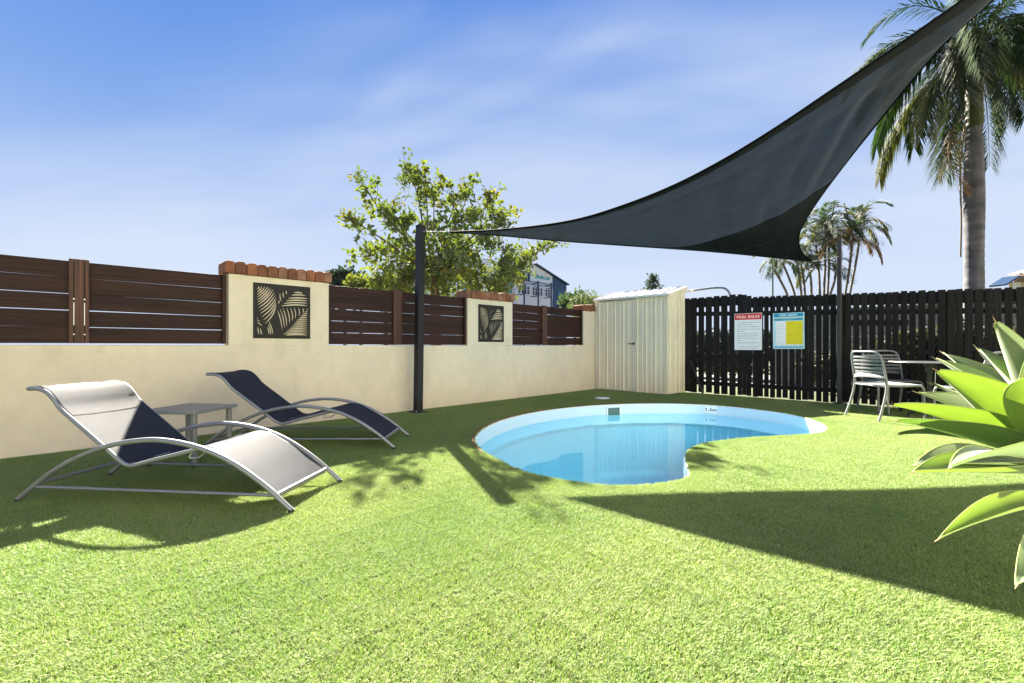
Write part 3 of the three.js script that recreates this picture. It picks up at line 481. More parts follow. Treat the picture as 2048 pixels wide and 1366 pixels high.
// ------------------------------------------------------------------ sun loungers
{
  // side profile: distance from the rear foot towards the front foot, height
  const arch = [[0.0, 0.004], [0.06, 0.05], [0.119, 0.096], [0.21, 0.163], [0.32, 0.226], [0.43, 0.277], [0.537, 0.317], [0.645, 0.345], [0.751, 0.362], [0.86, 0.371], [0.963, 0.366], [1.07, 0.35], [1.17, 0.326], [1.275, 0.288], [1.372, 0.24], [1.48, 0.173], [1.574, 0.104], [1.64, 0.048], [1.693, 0.004]];
  const seat = [[0.03, 0.655], [0.09, 0.655], [0.15, 0.637], [0.2, 0.592], [0.243, 0.54], [0.32, 0.478], [0.407, 0.413], [0.537, 0.313], [0.63, 0.243], [0.672, 0.222], [0.71, 0.22], [0.78, 0.238], [0.859, 0.26], [0.97, 0.287], [1.06, 0.31], [1.13, 0.326], [1.2, 0.32], [1.29, 0.279], [1.38, 0.228], [1.48, 0.162], [1.56, 0.108], [1.602, 0.078]];
  const lounger = (label, mid, turn, w) => {
    const t = thing('sun_lounger', label, 'sun lounger', mid, turn, 'sun loungers on the turf');
    const c = new THREE.CatmullRomCurve3(seat.map(([s, h]) => V(s, h, 0)), false, 'centripetal'), L = 90, P = c.getSpacedPoints(L);
    for (const s of [-1, 1]) {
      obj('arch', tube(arch.map(([a, h]) => V(a, h, s * w / 2)), 0.0145, 60, 10), M.alu, t);
      for (const [a, h] of [arch[0], arch[18]]) obj('foot_cap', new THREE.CylinderGeometry(0.016, 0.017, 0.014, 12).translate(a + (a > 1 ? -0.004 : 0.004), 0.004, s * w / 2), M.black, t);
      obj('seat_rail', tube(seat.map(([a, h]) => V(a, h - 0.006, s * (w / 2 - 0.03))), 0.0125, 70, 8), M.alu, t);
      obj('lower_rail', rod(V(0.125, 0.083, s * w / 2), V(1.578, 0.083, s * w / 2), 0.0095), M.alu, t);
    }
    for (const [a, h] of [[0.125, 0.1], [1.6, 0.083]]) obj('cross_bar', rod(V(a, h, -w / 2), V(a, h, w / 2), 0.0115), M.alu, t);
    for (const [a, h] of [[0.035, 0.648], [0.66, 0.214], [1.6, 0.072]]) obj('cross_bar', rod(V(a, h, -w / 2 + 0.03), V(a, h, w / 2 - 0.03), 0.009), M.alu, t);
    for (const s of [-1, 1]) obj('stay', tube([V(1.09, 0.312, s * (w / 2 - 0.03)), V(1.06, 0.27, s * (w / 2 - 0.03)), V(1.12, 0.272, s * (w / 2 - 0.025)), V(1.19, 0.316, s * (w / 2 - 0.006))], 0.005, 16, 6), M.steel, t);
    const hw = w / 2 - 0.034;
    const ribbon = (i0, i1, up, z0) => { const n = i1 - i0; return [up, up - 0.004].map((o) => grid(n, 10, (u, v) => { const i = i0 + Math.round(u * n), p = P[i], q = P[Math.min(L, i + 1)], r = P[Math.max(0, i - 1)], nx = -(q.y - r.y), ny = q.x - r.x, l = Math.hypot(nx, ny), k = v * 2 - 1, sag = -0.012 * (1 - k * k); return V(p.x + nx / l * (o + sag), p.y + ny / l * (o + sag), k * z0); }, (u, v) => [u * n * 0.024, v * z0 * 2])); };
    obj('sling', ribbon(0, L, 0.008, hw), M.sling, t);
    obj('headrest_band', ribbon(1, 17, 0.0098, hw - 0.004), M.sling, t);
    for (const s of [-1, 1]) { const pts = P.filter((_, i) => i % 3 === 0).map((p) => V(p.x, p.y + 0.004, s * (hw + 0.002))); obj('piping', tube(pts, 0.004, 70, 5), M.clothDark, t); }
    return t;
  };
  const put = (label, nearFoot, farFoot, dir, w) => {
    const u = V(dir[0], 0, dir[1]).normalize(), turn = Math.atan2(-u.z, u.x), mid = nearFoot.clone().add(farFoot).multiplyScalar(0.5).addScaledVector(u, -1.693);
    return lounger(label, [mid.x, 0, mid.z], turn, w);
  };
  put('nearer sun lounger, its fabric half in sunlight, left foreground', V(0.929, 0, 2.913), V(1.345, 0, 2.545), [0.6249, 0.7808], 0.55);
  put('farther sun lounger, wholly in shade beside the cream wall', V(2.122, 0, 1.958), V(2.522, 0, 1.537), [0.71, 0.704], 0.56);
}
{
  const t = thing('side_table', 'low square side table between the two sun loungers', 'table', [0.776, 0, 1.178], Math.atan2(-0.78, 0.625));
  const S = 0.45, h = 0.42; obj('top_panel', boxUV(rbox(S - 0.05, 0.008, S - 0.05, 0.002, 0, h - 0.002, 0)), M.glassTop, t);
  const f = []; for (const s of [-1, 1]) { f.push(rbox(S, 0.026, 0.028, 0.005, 0, h - 0.013, s * (S / 2 - 0.014), 2)); f.push(rbox(0.028, 0.026, S - 0.056, 0.005, s * (S / 2 - 0.014), h - 0.013, 0, 2)); }
  obj('frame', f, M.alu, t);
  for (const a of [-1, 1]) for (const b of [-1, 1]) { const l = obj('leg', rbox(0.034, h - 0.034, 0.034, 0.006, a * (S / 2 - 0.045), (h - 0.026) / 2 + 0.004, b * (S / 2 - 0.045), 2), M.alu, t); obj('foot', new THREE.CylinderGeometry(0.013, 0.016, 0.012, 10).translate(a * (S / 2 - 0.045), 0.004, b * (S / 2 - 0.045)), M.black, l); }
}

// ------------------------------------------------------------------ garden chairs and table
{
  const chair = (label) => {
    const t = thing('garden_chair', label, 'chair', [0, 0, 0], 0, 'grey slat back chairs round the table'), W = 0.25;
    // back frame: rear feet, up along the seat, round over the top; bowed backwards in plan
    const bow = (x) => -0.035 * (1 - (x / 0.23) ** 2);
    const side = (s) => [V(s * 0.262, 0.004, -0.315), V(s * 0.252, 0.2, -0.25), V(s * 0.244, 0.42, -0.205), V(s * 0.238, 0.6, -0.225), V(s * 0.228, 0.73, -0.252), V(s * 0.2, 0.805, -0.272), V(s * 0.14, 0.828, -0.292)];
    obj('back_frame', tube([...side(-1), V(0, 0.83, -0.305), ...side(1).reverse()], 0.0135, 110, 8), M.chair, t);
    for (let i = 0; i < 5; i++) { const y = 0.58 + i * 0.046, z = -0.222 - (y - 0.58) * 0.2, w = y > 0.72 ? 0.212 : 0.226; obj('back_slat', grid(16, 3, (u, v) => { const x = lerp(-w, w, u), k = [[0.006, 0.011], [0.006, -0.011], [-0.001, -0.013], [-0.001, 0.013]][Math.round(v * 3)]; return V(x, y + k[1], z + bow(x) + k[0]); }), M.chair, t); }
    obj('back_slat', grid(16, 3, (u, v) => { const x = lerp(-0.234, 0.234, u), k = [[0.03, 0.024], [-0.004, 0.018], [-0.014, -0.03], [0.0, -0.032]][Math.round(v * 3)]; return V(x, 0.545 + k[1] - 0.016 * (x / 0.234) ** 2, -0.213 + bow(x) + k[0]); }), M.chair, t);
    const sy = (x, z) => 0.436 - 0.014 * (1 - (x / 0.24) ** 2) - 0.012 * Math.cos(z * 4);
    const slats = 9; for (let i = 0; i < slats; i++) { const a = lerp(-0.21, 0.225, i / slats), b = a + 0.435 / slats - 0.006; obj('seat_slat', [0, -0.012].map((o) => grid(12, 1, (u, v) => { const x = lerp(-0.238, 0.238, u), z = lerp(a, b, v); return V(x, sy(x, z) + o, z); })), M.chair, t); }
    for (const s of [-1, 1]) obj('seat_rail', [tube([V(s * 0.245, 0.424, -0.21), V(s * 0.247, 0.42, 0), V(s * 0.247, 0.424, 0.18), V(s * 0.247, 0.418, 0.222)], 0.0135, 24, 8)], M.chair, t);
    obj('cross_rail', rod(V(-0.24, 0.424, 0.226), V(0.24, 0.424, 0.226), 0.0125), M.chair, t); obj('cross_rail', rod(V(-0.24, 0.412, -0.205), V(0.24, 0.412, -0.205), 0.011), M.chair, t);
    for (const s of [-1, 1]) { const l = obj('front_leg', tube([V(s * 0.247, 0.418, 0.216), V(s * 0.249, 0.395, 0.238), V(s * 0.252, 0.2, 0.246), V(s * 0.255, 0.004, 0.254)], 0.0135, 24, 8), M.chair, t); obj('foot', new THREE.CylinderGeometry(0.015, 0.016, 0.012, 10).translate(s * 0.255, 0.004, 0.254), M.black, l); }
    return t;
  };
  const c0 = chair('nearest grey chair at the left of the table, seen from behind, sunlit seat');
  c0.position.set(7.32, 0, 4.83); c0.rotation.y = Math.atan2(0.72, 0.69);
  const more = (label, x, z, turn) => { const c = c0.clone(); c.name = numbered('garden_chair'); c.position.set(x, 0, z); c.rotation.y = turn; c.userData = { ...c0.userData, label }; scene.add(c); };
  more('grey chair standing against the picket fence, partly behind the nearest chair', 8.21, 4.79, Math.atan2(-0.85, 0.5));
  more('grey chair whose back shows just above the broad agave leaf', 7.32, 5.62, Math.PI - 0.65);
  more('grey chair farthest right, its back edge darker behind another chair back', 8.22, 5.72, Math.PI + 0.25);
  const t = thing('garden_table', 'round dark folding pedestal table among the grey chairs', 'table', [8.02, 0, 5.2]);
  obj('tabletop', new THREE.LatheGeometry([[0, 0.68], [0.39, 0.68], [0.4, 0.685], [0.404, 0.693], [0.4, 0.7], [0, 0.702]].map(([r, y]) => new THREE.Vector2(r, y)), 56), M.tableTop, t);
  obj('rim_band', new THREE.TorusGeometry(0.402, 0.008, 8, 64).rotateX(Math.PI / 2).translate(0, 0.691, 0), M.alu, t);
  obj('column', [rbox(0.075, 0.56, 0.05, 0.008, 0, 0.36, 0), rbox(0.2, 0.05, 0.12, 0.01, 0, 0.655, 0), rbox(0.14, 0.1, 0.09, 0.01, 0, 0.6, 0)], M.black, t);
  obj('fold_lever', [tube([V(-0.09, 0.575, 0.05), V(-0.04, 0.578, 0.07), V(0.03, 0.575, 0.07), V(0.06, 0.6, 0.07), V(0.085, 0.64, 0.065)], 0.007, 20, 6), rod(V(0.02, 0.575, 0.06), V(0.02, 0.3, 0.05), 0.006)], M.steel, t);
  for (let i = 0; i < 4; i++) { const a = i * Math.PI / 2 + 0.55, d = V(Math.cos(a), 0, Math.sin(a)); const l = obj('foot_bar', [bar(d.clone().multiplyScalar(0.02).setY(0.13), d.clone().multiplyScalar(0.36).setY(0.03), 0.028, 0.03)], M.black, t); obj('glide', new THREE.CylinderGeometry(0.016, 0.018, 0.02, 10).translate(d.x * 0.355, 0.01, d.z * 0.355), M.black, l); }
}

// ------------------------------------------------------------------ agave in the right foreground
{
  const mats = [[0.11, 0.2, 0.025], [0.19, 0.29, 0.022], [0.17, 0.25, 0.08], [0.24, 0.3, 0.14]].map((c) => std({ rgb: c, roughness: 0.97, transmission: 0.5, thickness: 0, side: THREE.DoubleSide, map: tex(256, (u, v) => { const a = fbm(u, v, 40, 3, 3, 151), b = fbm(u, v, 5, 6, 4, 155); return [0.86 + 0.1 * (a - 0.5) + 0.14 * (b - 0.5), 0.88 + 0.1 * (a - 0.5) + 0.1 * (b - 0.5), 0.86 + 0.1 * (a - 0.5) + 0.2 * (b - 0.5)]; }) }));
  const edgeMat = std({ rgb: [0.3, 0.36, 0.1], roughness: 0.6 }), tipMat = std({ rgb: [0.42, 0.3, 0.14], roughness: 0.8 });
  const ctr = V(2.5, 0.48, 5.82), plant = thing('agave_plant', 'large pale green agave with broad pointed leaves at the right', 'plant', [ctr.x, 0, ctr.z]);
  obj('stem', new THREE.CylinderGeometry(0.055, 0.075, 0.56, 14).translate(0, 0.27, 0), std({ rgb: [0.3, 0.27, 0.18], roughness: 0.95, map: rep(T.clay, 2, 6) }), plant);
  const leaf = (tip, w0, rise, face, cup, k, base = 0.05, low = 0.02) => { const w = w0 * 1.38;
    const P = tip.clone().sub(V(ctr.x, 0, ctr.z)), b0 = V(P.x, 0, P.z).normalize().multiplyScalar(base).setY(ctr.y - low), L = P.distanceTo(b0);
    const mid = b0.clone().lerp(P, 0.55).add(V(0, rise * L, 0)), c = new THREE.QuadraticBezierCurve3(b0, mid, P);
    // face: direction that the hollow side of the leaf looks to
    const prof = (t) => w * (t < 0.42 ? lerp(0.5, 1, smooth(0, 0.42, t)) : Math.pow(Math.max(0, 1 - Math.pow((t - 0.42) / 0.58, 1.9)), 0.9)), up = face.clone().normalize();
    const pt = (t, s) => { const p = c.getPoint(t), d = c.getTangent(t), side = d.clone().cross(up).normalize(), n = side.clone().cross(d).normalize(), q = prof(t) / 2, ang = cup * (0.75 + 0.5 * t), wav = 0.006 * Math.sin(t * 9 + s * 2); return p.addScaledVector(side, q * s * Math.cos(ang * Math.abs(s))).addScaledVector(n, q * Math.abs(s) * Math.sin(ang * Math.abs(s)) + wav * s * s); };
    const m = obj('leaf', grid(12, 34, (u, v) => pt(v * 0.985, u * 2 - 1), (u, v) => [u * 0.25 + k * 0.13, v]), mats[k % mats.length], plant);
    for (const s of [-1, 1]) { const e = []; for (let i = 0; i <= 24; i++) e.push(pt(i / 24 * 0.985, s)); obj('margin', tube(e, 0.0012, 40, 5), edgeMat, m); }
    obj('tip', rod(pt(0.975, 0), pt(0.985, 0).addScaledVector(c.getTangent(1), 0.022), 0.0022, 0.0006, 6), tipMat, m);
  };
  const U = V(0, 1, 0), look = V(-0.3, 0.25, 0.2);
  // tips as measured; hollow sides turned up or to the light
  leaf(at(1782, 811, 1.72), 0.135, 0.1, V(0.25, 1, -0.2), 0.5, 1);
  leaf(at(1790, 842, 1.66), 0.12, 0.06, V(0.5, 0.9, 0.1), 0.5, 0);
  leaf(at(1873, 741, 1.62), 0.15, 0.07, V(0.3, 1, -0.3), 0.45, 1);
  leaf(at(1833, 785, 1.86), 0.14, 0.08, V(-0.2, 1, 0.2), 0.5, 3);
  leaf(at(1869, 717, 1.95), 0.14, 0.1, V(-0.1, 1, 0.3), 0.5, 2);
  leaf(at(1884, 705, 2.08), 0.12, 0.08, V(0, 1, 0), 0.5, 2);
  leaf(at(1858, 766, 2.08), 0.12, 0.05, V(0.3, 1, 0), 0.45, 0);
  leaf(at(1957, 700, 1.95), 0.17, 0.12, V(-0.3, 0.5, 0.7), 0.3, 0);
  leaf(at(1996, 660, 2.0), 0.14, 0.05, V(-0.4, 0.3, 0.9), 0.45, 3);
  leaf(at(1990, 641, 1.66), 0.125, 0.0, V(0.8, 0.2, 0.5), 0.55, 3);
  leaf(at(2062, 690, 1.6), 0.13, 0.02, V(0.3, 0.2, -0.8), 0.5, 2);
  leaf(at(2046, 752, 1.35), 0.16, 0.12, V(0.5, 0.7, -0.3), 0.4, 1);
  leaf(at(1826, 932, 1.42), 0.13, 0.08, V(-0.1, 1, 0.1), 0.35, 3);
  leaf(at(1896, 938, 1.2), 0.12, 0.12, V(-0.3, 0.9, -0.5), 0.45, 2);
  leaf(at(1822, 945, 1.32), 0.125, 0.02, V(0.4, 0.9, 0.3), 0.5, 1);
  leaf(at(1873, 1081, 1.25), 0.07, 0.1, V(0.1, 1, 0.3), 0.75, 1, 0.05, 0.11);
  leaf(at(2032, 1174, 1.08), 0.085, 0.08, V(0.2, 1, 0.2), 0.5, 2, 0.05, 0.16);
  leaf(at(1947, 690, 2.25), 0.11, 0.05, V(0, 1, 0.2), 0.5, 2);
  seed(161);
  for (let i = 0; i < 9; i++) { const a = -0.95 + i * 0.36; leaf(V(ctr.x + Math.cos(a) * rr(0.55, 0.7), ctr.y + rr(-0.15, 0.45), ctr.z + Math.sin(a) * rr(0.55, 0.7)), 0.13, rr(0.08, 0.2), U, 0.45, i); }
}

// ------------------------------------------------------------------ trees and palms
const barkMat = std({ rgb: [0.2, 0.16, 0.12], roughness: 0.95, map: rep(T.clay, 2, 4), bumpMap: rep(T.clay, 2, 4), bumpScale: 0.01 });
const leafMat = (rgb, tr = 0.45) => std({ rgb, roughness: 0.97, transmission: tr, thickness: 0, side: THREE.DoubleSide });
function sprig(n, len, lw, spread) {               // a small cluster of flat leaves on a twig
  const t = [], cols = [];
  for (let i = 0; i < n; i++) {
    const a = i * 2.4 + rr(-0.4, 0.4), el = rr(-0.5, 0.9), d = V(Math.cos(a) * Math.cos(el), Math.sin(el), Math.sin(a) * Math.cos(el)), s = d.clone().cross(V(rr(-0.4, 0.4), 1, rr(-0.4, 0.4))).normalize(), b = V(rr(-1, 1) * spread, rr(-1, 1) * spread, rr(-1, 1) * spread), L = len * rr(0.7, 1.2), w = lw * rr(0.8, 1.2), k = rr(0.8, 1.2);
    const m = b.clone().addScaledVector(d, L * 0.5), e = b.clone().addScaledVector(d, L).add(V(0, -L * 0.15, 0));
    t.push([b, m.clone().addScaledVector(s, w), e], [b, e, m.clone().addScaledVector(s, -w)]); cols.push([k, k, k * rr(0.7, 1.1)], [k, k, k]);
  }
  return tris(t, cols);
}
function foliage(name, parent, geo, mat, spots, colour) {
  const im = new THREE.InstancedMesh(geo, mat, spots.length), o = new THREE.Object3D(), c = new THREE.Color();
  spots.forEach((p, i) => { o.position.copy(p); o.rotation.set(rr(-1, 1), rr(0, 6.28), rr(-1, 1)); o.scale.setScalar(rr(0.7, 1.25)); o.updateMatrix(); im.setMatrixAt(i, o.matrix); im.setColorAt(i, c.setRGB(...colour(p, i))); });
  im.name = name; im.userData.kind = 'stuff'; parent.add(shadows(im));
}
{
  seed(171);
  const t = thing('garden_tree', 'airy yellow green tree rising behind the wall and the black post', 'tree', [5.81, 0, -2.58]);
  // everything in the tree's own axes; px(x, y) is the measured place at the trunk's distance
  const O = V(5.81, 0, -2.58), px = (x, y, dd = 0) => at(x, y, 9.8 + dd * 1.1 - (x < 790 ? 0.9 : 0)).sub(O);
  const limbs = [], tips = [];
  const branch = (a, b, r0, r1, bend = 0.15) => { const m = a.clone().lerp(b, 0.5).add(V(rr(-bend, bend), rr(-bend, bend) * 0.6, rr(-bend, bend))); limbs.push(tube([a, m, b], 1, 10, 6).clone()); const g = limbs[limbs.length - 1], pos = g.attributes.position, path = new THREE.CatmullRomCurve3([a, m, b], false, 'centripetal'); for (let i = 0; i <= 10; i++) { const p = path.getPointAt(i / 10), r = lerp(r0, r1, i / 10); for (let j = 0; j <= 6; j++) { const k = i * 7 + j, q = V(pos.getX(k), pos.getY(k), pos.getZ(k)).sub(p).multiplyScalar(r).add(p); pos.setXYZ(k, q.x, q.y, q.z); } } g.computeVertexNormals(); return path; };
  const base = V(0, 0, 0), fork = px(868, 560), fork2 = px(985, 598, 0.3);
  branch(base, fork, 0.1, 0.07, 0.05); const trunks = limbs.splice(0); branch(V(0.1, 0, 0.05), px(872, 540, 0.1), 0.07, 0.05); branch(V(0.35, 0, 0.1), fork2, 0.07, 0.055, 0.05); trunks.push(...limbs.splice(0));
  obj('trunk', trunks, barkMat, t);
  const ends = [[690, 432, -0.3], [728, 372, 0.2], [765, 420, 0.6], [725, 500, -0.4], [745, 560, 0.2], [820, 345, 0.1], [838, 340, 0.4], [800, 430, -0.7], [870, 380, 0.5], [905, 365, -0.2], [940, 375, 0.4], [860, 450, 0.9], [915, 440, -0.8], [960, 420, 0.2], [990, 400, -0.3], [1005, 420, 0.5], [1010, 440, 0], [780, 500, 0.8], [800, 560, -0.6], [840, 520, 0.8], [900, 520, -0.9], [935, 500, 0.7], [975, 470, 0.4], [1010, 520, -0.3], [1040, 510, 0.3], [960, 560, 0.8], [900, 580, 0.6], [1000, 570, -0.6], [1022, 548, 0.4], [1008, 572, 0], [780, 570, 0.5], [1098, 492, 0.2]];
  const spots = [];
  ends.forEach(([x, y, d], i) => {
    const e = px(x, y, d), from = x > 945 && y > 470 ? fork2.clone() : fork.clone(), hub = from.clone().lerp(e, 0.45).add(V(0, 0.08, 0));
    branch(from, hub, 0.035, 0.02, 0.1); const path = branch(hub, e, 0.018, 0.005, 0.12);
    const thin = x > 1080 || x < 735 || (x > 980 && y < 460), n = thin ? 11 : x > 930 && y < 460 ? 8 : y < 400 ? 17 : 21;
    for (let k = 0; k < n; k++) { const p = path.getPointAt(Math.pow(rr(0.1, 1), 0.6)), s = thin ? 0.13 : 0.36; spots.push(p.add(V(rr(-1, 1) * s, rr(-1, 1) * s * 0.75, rr(-1, 1) * s))); }
    for (let k = 0; k < 4; k++) { const q = e.clone().add(V(rr(-1, 1) * 0.38, rr(-0.5, 1) * 0.32, rr(-1, 1) * 0.38)); branch(path.getPointAt(0.7), q, 0.006, 0.003, 0.05); for (let j = 0; j < 3; j++) spots.push(q.clone().lerp(path.getPointAt(0.7), rr(0, 0.7)).add(V(rr(-1, 1) * 0.08, rr(-1, 1) * 0.08, rr(-1, 1) * 0.08))); }
  });
  // the denser lower middle of the crown
  for (let i = 0; i < 420; i++) { const p = px(rr(770, 1005), rr(470, 585), rr(-0.8, 0.8)); const n = noise3(p.x * 2.2, p.y * 2.2, p.z * 2.2, 5); if (n > 0.42) spots.push(p); }
  obj('limbs', limbs, barkMat, t);
  foliage('foliage', t, sprig(8, 0.135, 0.031, 0.09), std({ rgb: [0.085, 0.12, 0.012], vertexColors: true, roughness: 0.97, transmission: 0.5, thickness: 0, side: THREE.DoubleSide }), spots, (p) => { const k = noise3(p.x * 1.6, p.y * 1.6, p.z * 1.6, 9), y = rnd() < 0.06; return y ? [1.9, 1.25, 0.5] : [0.75 + 0.7 * k, 0.9 + 0.35 * k, 0.9]; });
}
function bush(name, label, cat, c, size, n, rgb, lw = [0.1, 0.03], trunkH = 0) {
  const t = thing(name, label, cat, [c.x, 0, c.z]);
  obj('trunk', [rod(V(0, 0, 0), V(0, c.y + size[1] * 0.3, 0), 0.06 + size[0] * 0.03, 0.03, 8), ...[0, 1, 2, 3, 4].map((i) => rod(V(0, c.y - size[1] * 0.6, 0), V(Math.cos(i * 1.3) * size[0] * 0.6, c.y + size[1] * 0.35 * Math.sin(i * 2), Math.sin(i * 1.3) * size[2] * 0.6), 0.02, 0.008, 6))], barkMat, t);
  const spots = []; let guard = 0;
  while (spots.length < n && guard++ < n * 12) { const p = V(rr(-1, 1), rr(-1, 1), rr(-1, 1)), r = p.length(), bump = 0.62 + 0.6 * noise3(p.x * 2.3 + 3, p.y * 2.3, p.z * 2.3, name.length + n); if (r > bump) continue; if (noise3(p.x * 4, p.y * 4, p.z * 4, 3) < 0.3) continue; spots.push(V(p.x * size[0], c.y + p.y * size[1], p.z * size[2])); }
  foliage('crown', t, sprig(9, lw[0], lw[1], lw[0]), std({ rgb, vertexColors: true, roughness: 0.97, transmission: 0.4, thickness: 0, side: THREE.DoubleSide }), spots, (p) => { const k = noise3(p.x * 2, p.y * 2, p.z * 2, 2); return [0.7 + 0.6 * k, 0.75 + 0.5 * k, 0.8 + 0.4 * k]; });
}
seed(181);
bush('dark_tree', 'dark green tree top just right of the first brick capped pillar', 'tree', at(690, 575, 17), [0.85, 0.75, 0.85], 900, [0.015, 0.03, 0.012], [0.16, 0.05]);
bush('lime_shrub', 'bright yellow green bush above the middle timber panel', 'shrub', at(722, 582, 14), [0.5, 0.42, 0.5], 420, [0.15, 0.18, 0.012], [0.11, 0.035]);
bush('green_shrub', 'green bush showing low over the fence between lime bush and black post', 'shrub', at(772, 592, 12), [0.6, 0.32, 0.5], 420, [0.06, 0.1, 0.018], [0.1, 0.03]);
bush('wispy_shrub', 'wispy light green shrub behind the last pillar, left of the shed', 'shrub', at(1170, 612, 11.5), [0.42, 0.36, 0.4], 130, [0.08, 0.12, 0.03], [0.1, 0.025]);
bush('far_hedge', 'low dark hedge at the foot of the navy wall', 'hedge', at(1150, 610, 25), [1.1, 0.55, 0.8], 260, [0.045, 0.08, 0.02], [0.2, 0.06]);
{ // cone shaped tree above the shed roof
  const b = at(1305, 600, 34), t = thing('conical_tree', 'small cone shaped tree far beyond the shed roof', 'tree', [b.x, 0, b.z]), top = at(1305, 551, 34).y, bot = at(1305, 602, 34).y - 0.6, spots = [];
  obj('trunk', rod(V(0, 0, 0), V(0, top - 0.3, 0), 0.14, 0.03), barkMat, t);
  for (let i = 0; i < 230; i++) { const h = Math.pow(rnd(), 1.25), a = rr(0, 6.28), tier = 0.72 + 0.28 * Math.abs(Math.sin(h * 13)), r = (1 - h) * 1.7 * tier * Math.sqrt(rnd()) + 0.06; spots.push(V(Math.cos(a) * r, lerp(bot, top, h), Math.sin(a) * r)); }
  foliage('crown', t, sprig(8, 0.2, 0.05, 0.16), leafMat([0.03, 0.06, 0.02], 0.3), spots, () => { const k = rr(0.7, 1.3); return [k, k, k]; });
}
// a feather palm frond along +x with the given droop; leaflets in two rows
function frond(len, droop, rise, leafLen, pairs, hang, w, twist = 0) {
  const c = new THREE.CubicBezierCurve3(V(0, 0, 0), V(len * 0.35, len * rise, 0), V(len * 0.75, len * (rise * 0.9 - droop * 0.35), 0), V(len * 0.92, len * (rise * 0.4 - droop), 0)), g = [], t = [], cols = [];
  const pts = c.getSpacedPoints(14); for (let i = 0; i < 14; i++) g.push(rod(pts[i], pts[i + 1], lerp(0.022, 0.004, i / 14) * (len / 2.4), lerp(0.022, 0.004, (i + 1) / 14) * (len / 2.4), 5));
  for (let i = 0; i < pairs; i++) for (const s of [-1, 1]) {
    const u = lerp(0.1, 1, (i + rr(0, 0.6)) / pairs), p = c.getPointAt(Math.min(1, u)), d = c.getTangentAt(Math.min(1, u)), L = leafLen * (0.45 + 0.75 * Math.sin(Math.PI * Math.min(0.96, 0.14 + u * 0.8))) * rr(0.85, 1.1);
    const side = V(0, rr(-0.5, 0.75), s).normalize(), dir = d.clone().multiplyScalar(0.75 + 0.5 * u).add(side).normalize(), a = p.clone().addScaledVector(dir, L * 0.5), b = p.clone().addScaledVector(dir, L).add(V(0, -hang * L * rr(0.6, 1.15), 0)); a.y -= hang * L * 0.2;
    const n = dir.clone().cross(V(0, 1, 0)).normalize().multiplyScalar(w), k = rr(0.75, 1.2), kk = rnd() < 0.05 ? [k * 1.6, k * 1.2, k * 0.8] : [k, k, k];
    t.push([p, a.clone().add(n), a.clone().sub(n)], [a.clone().sub(n), a.clone().add(n), b]); cols.push(kk, kk);
  }
  const leafs = tris(t, cols); return mergeGeometries([plain([...g, leafs])]);
}
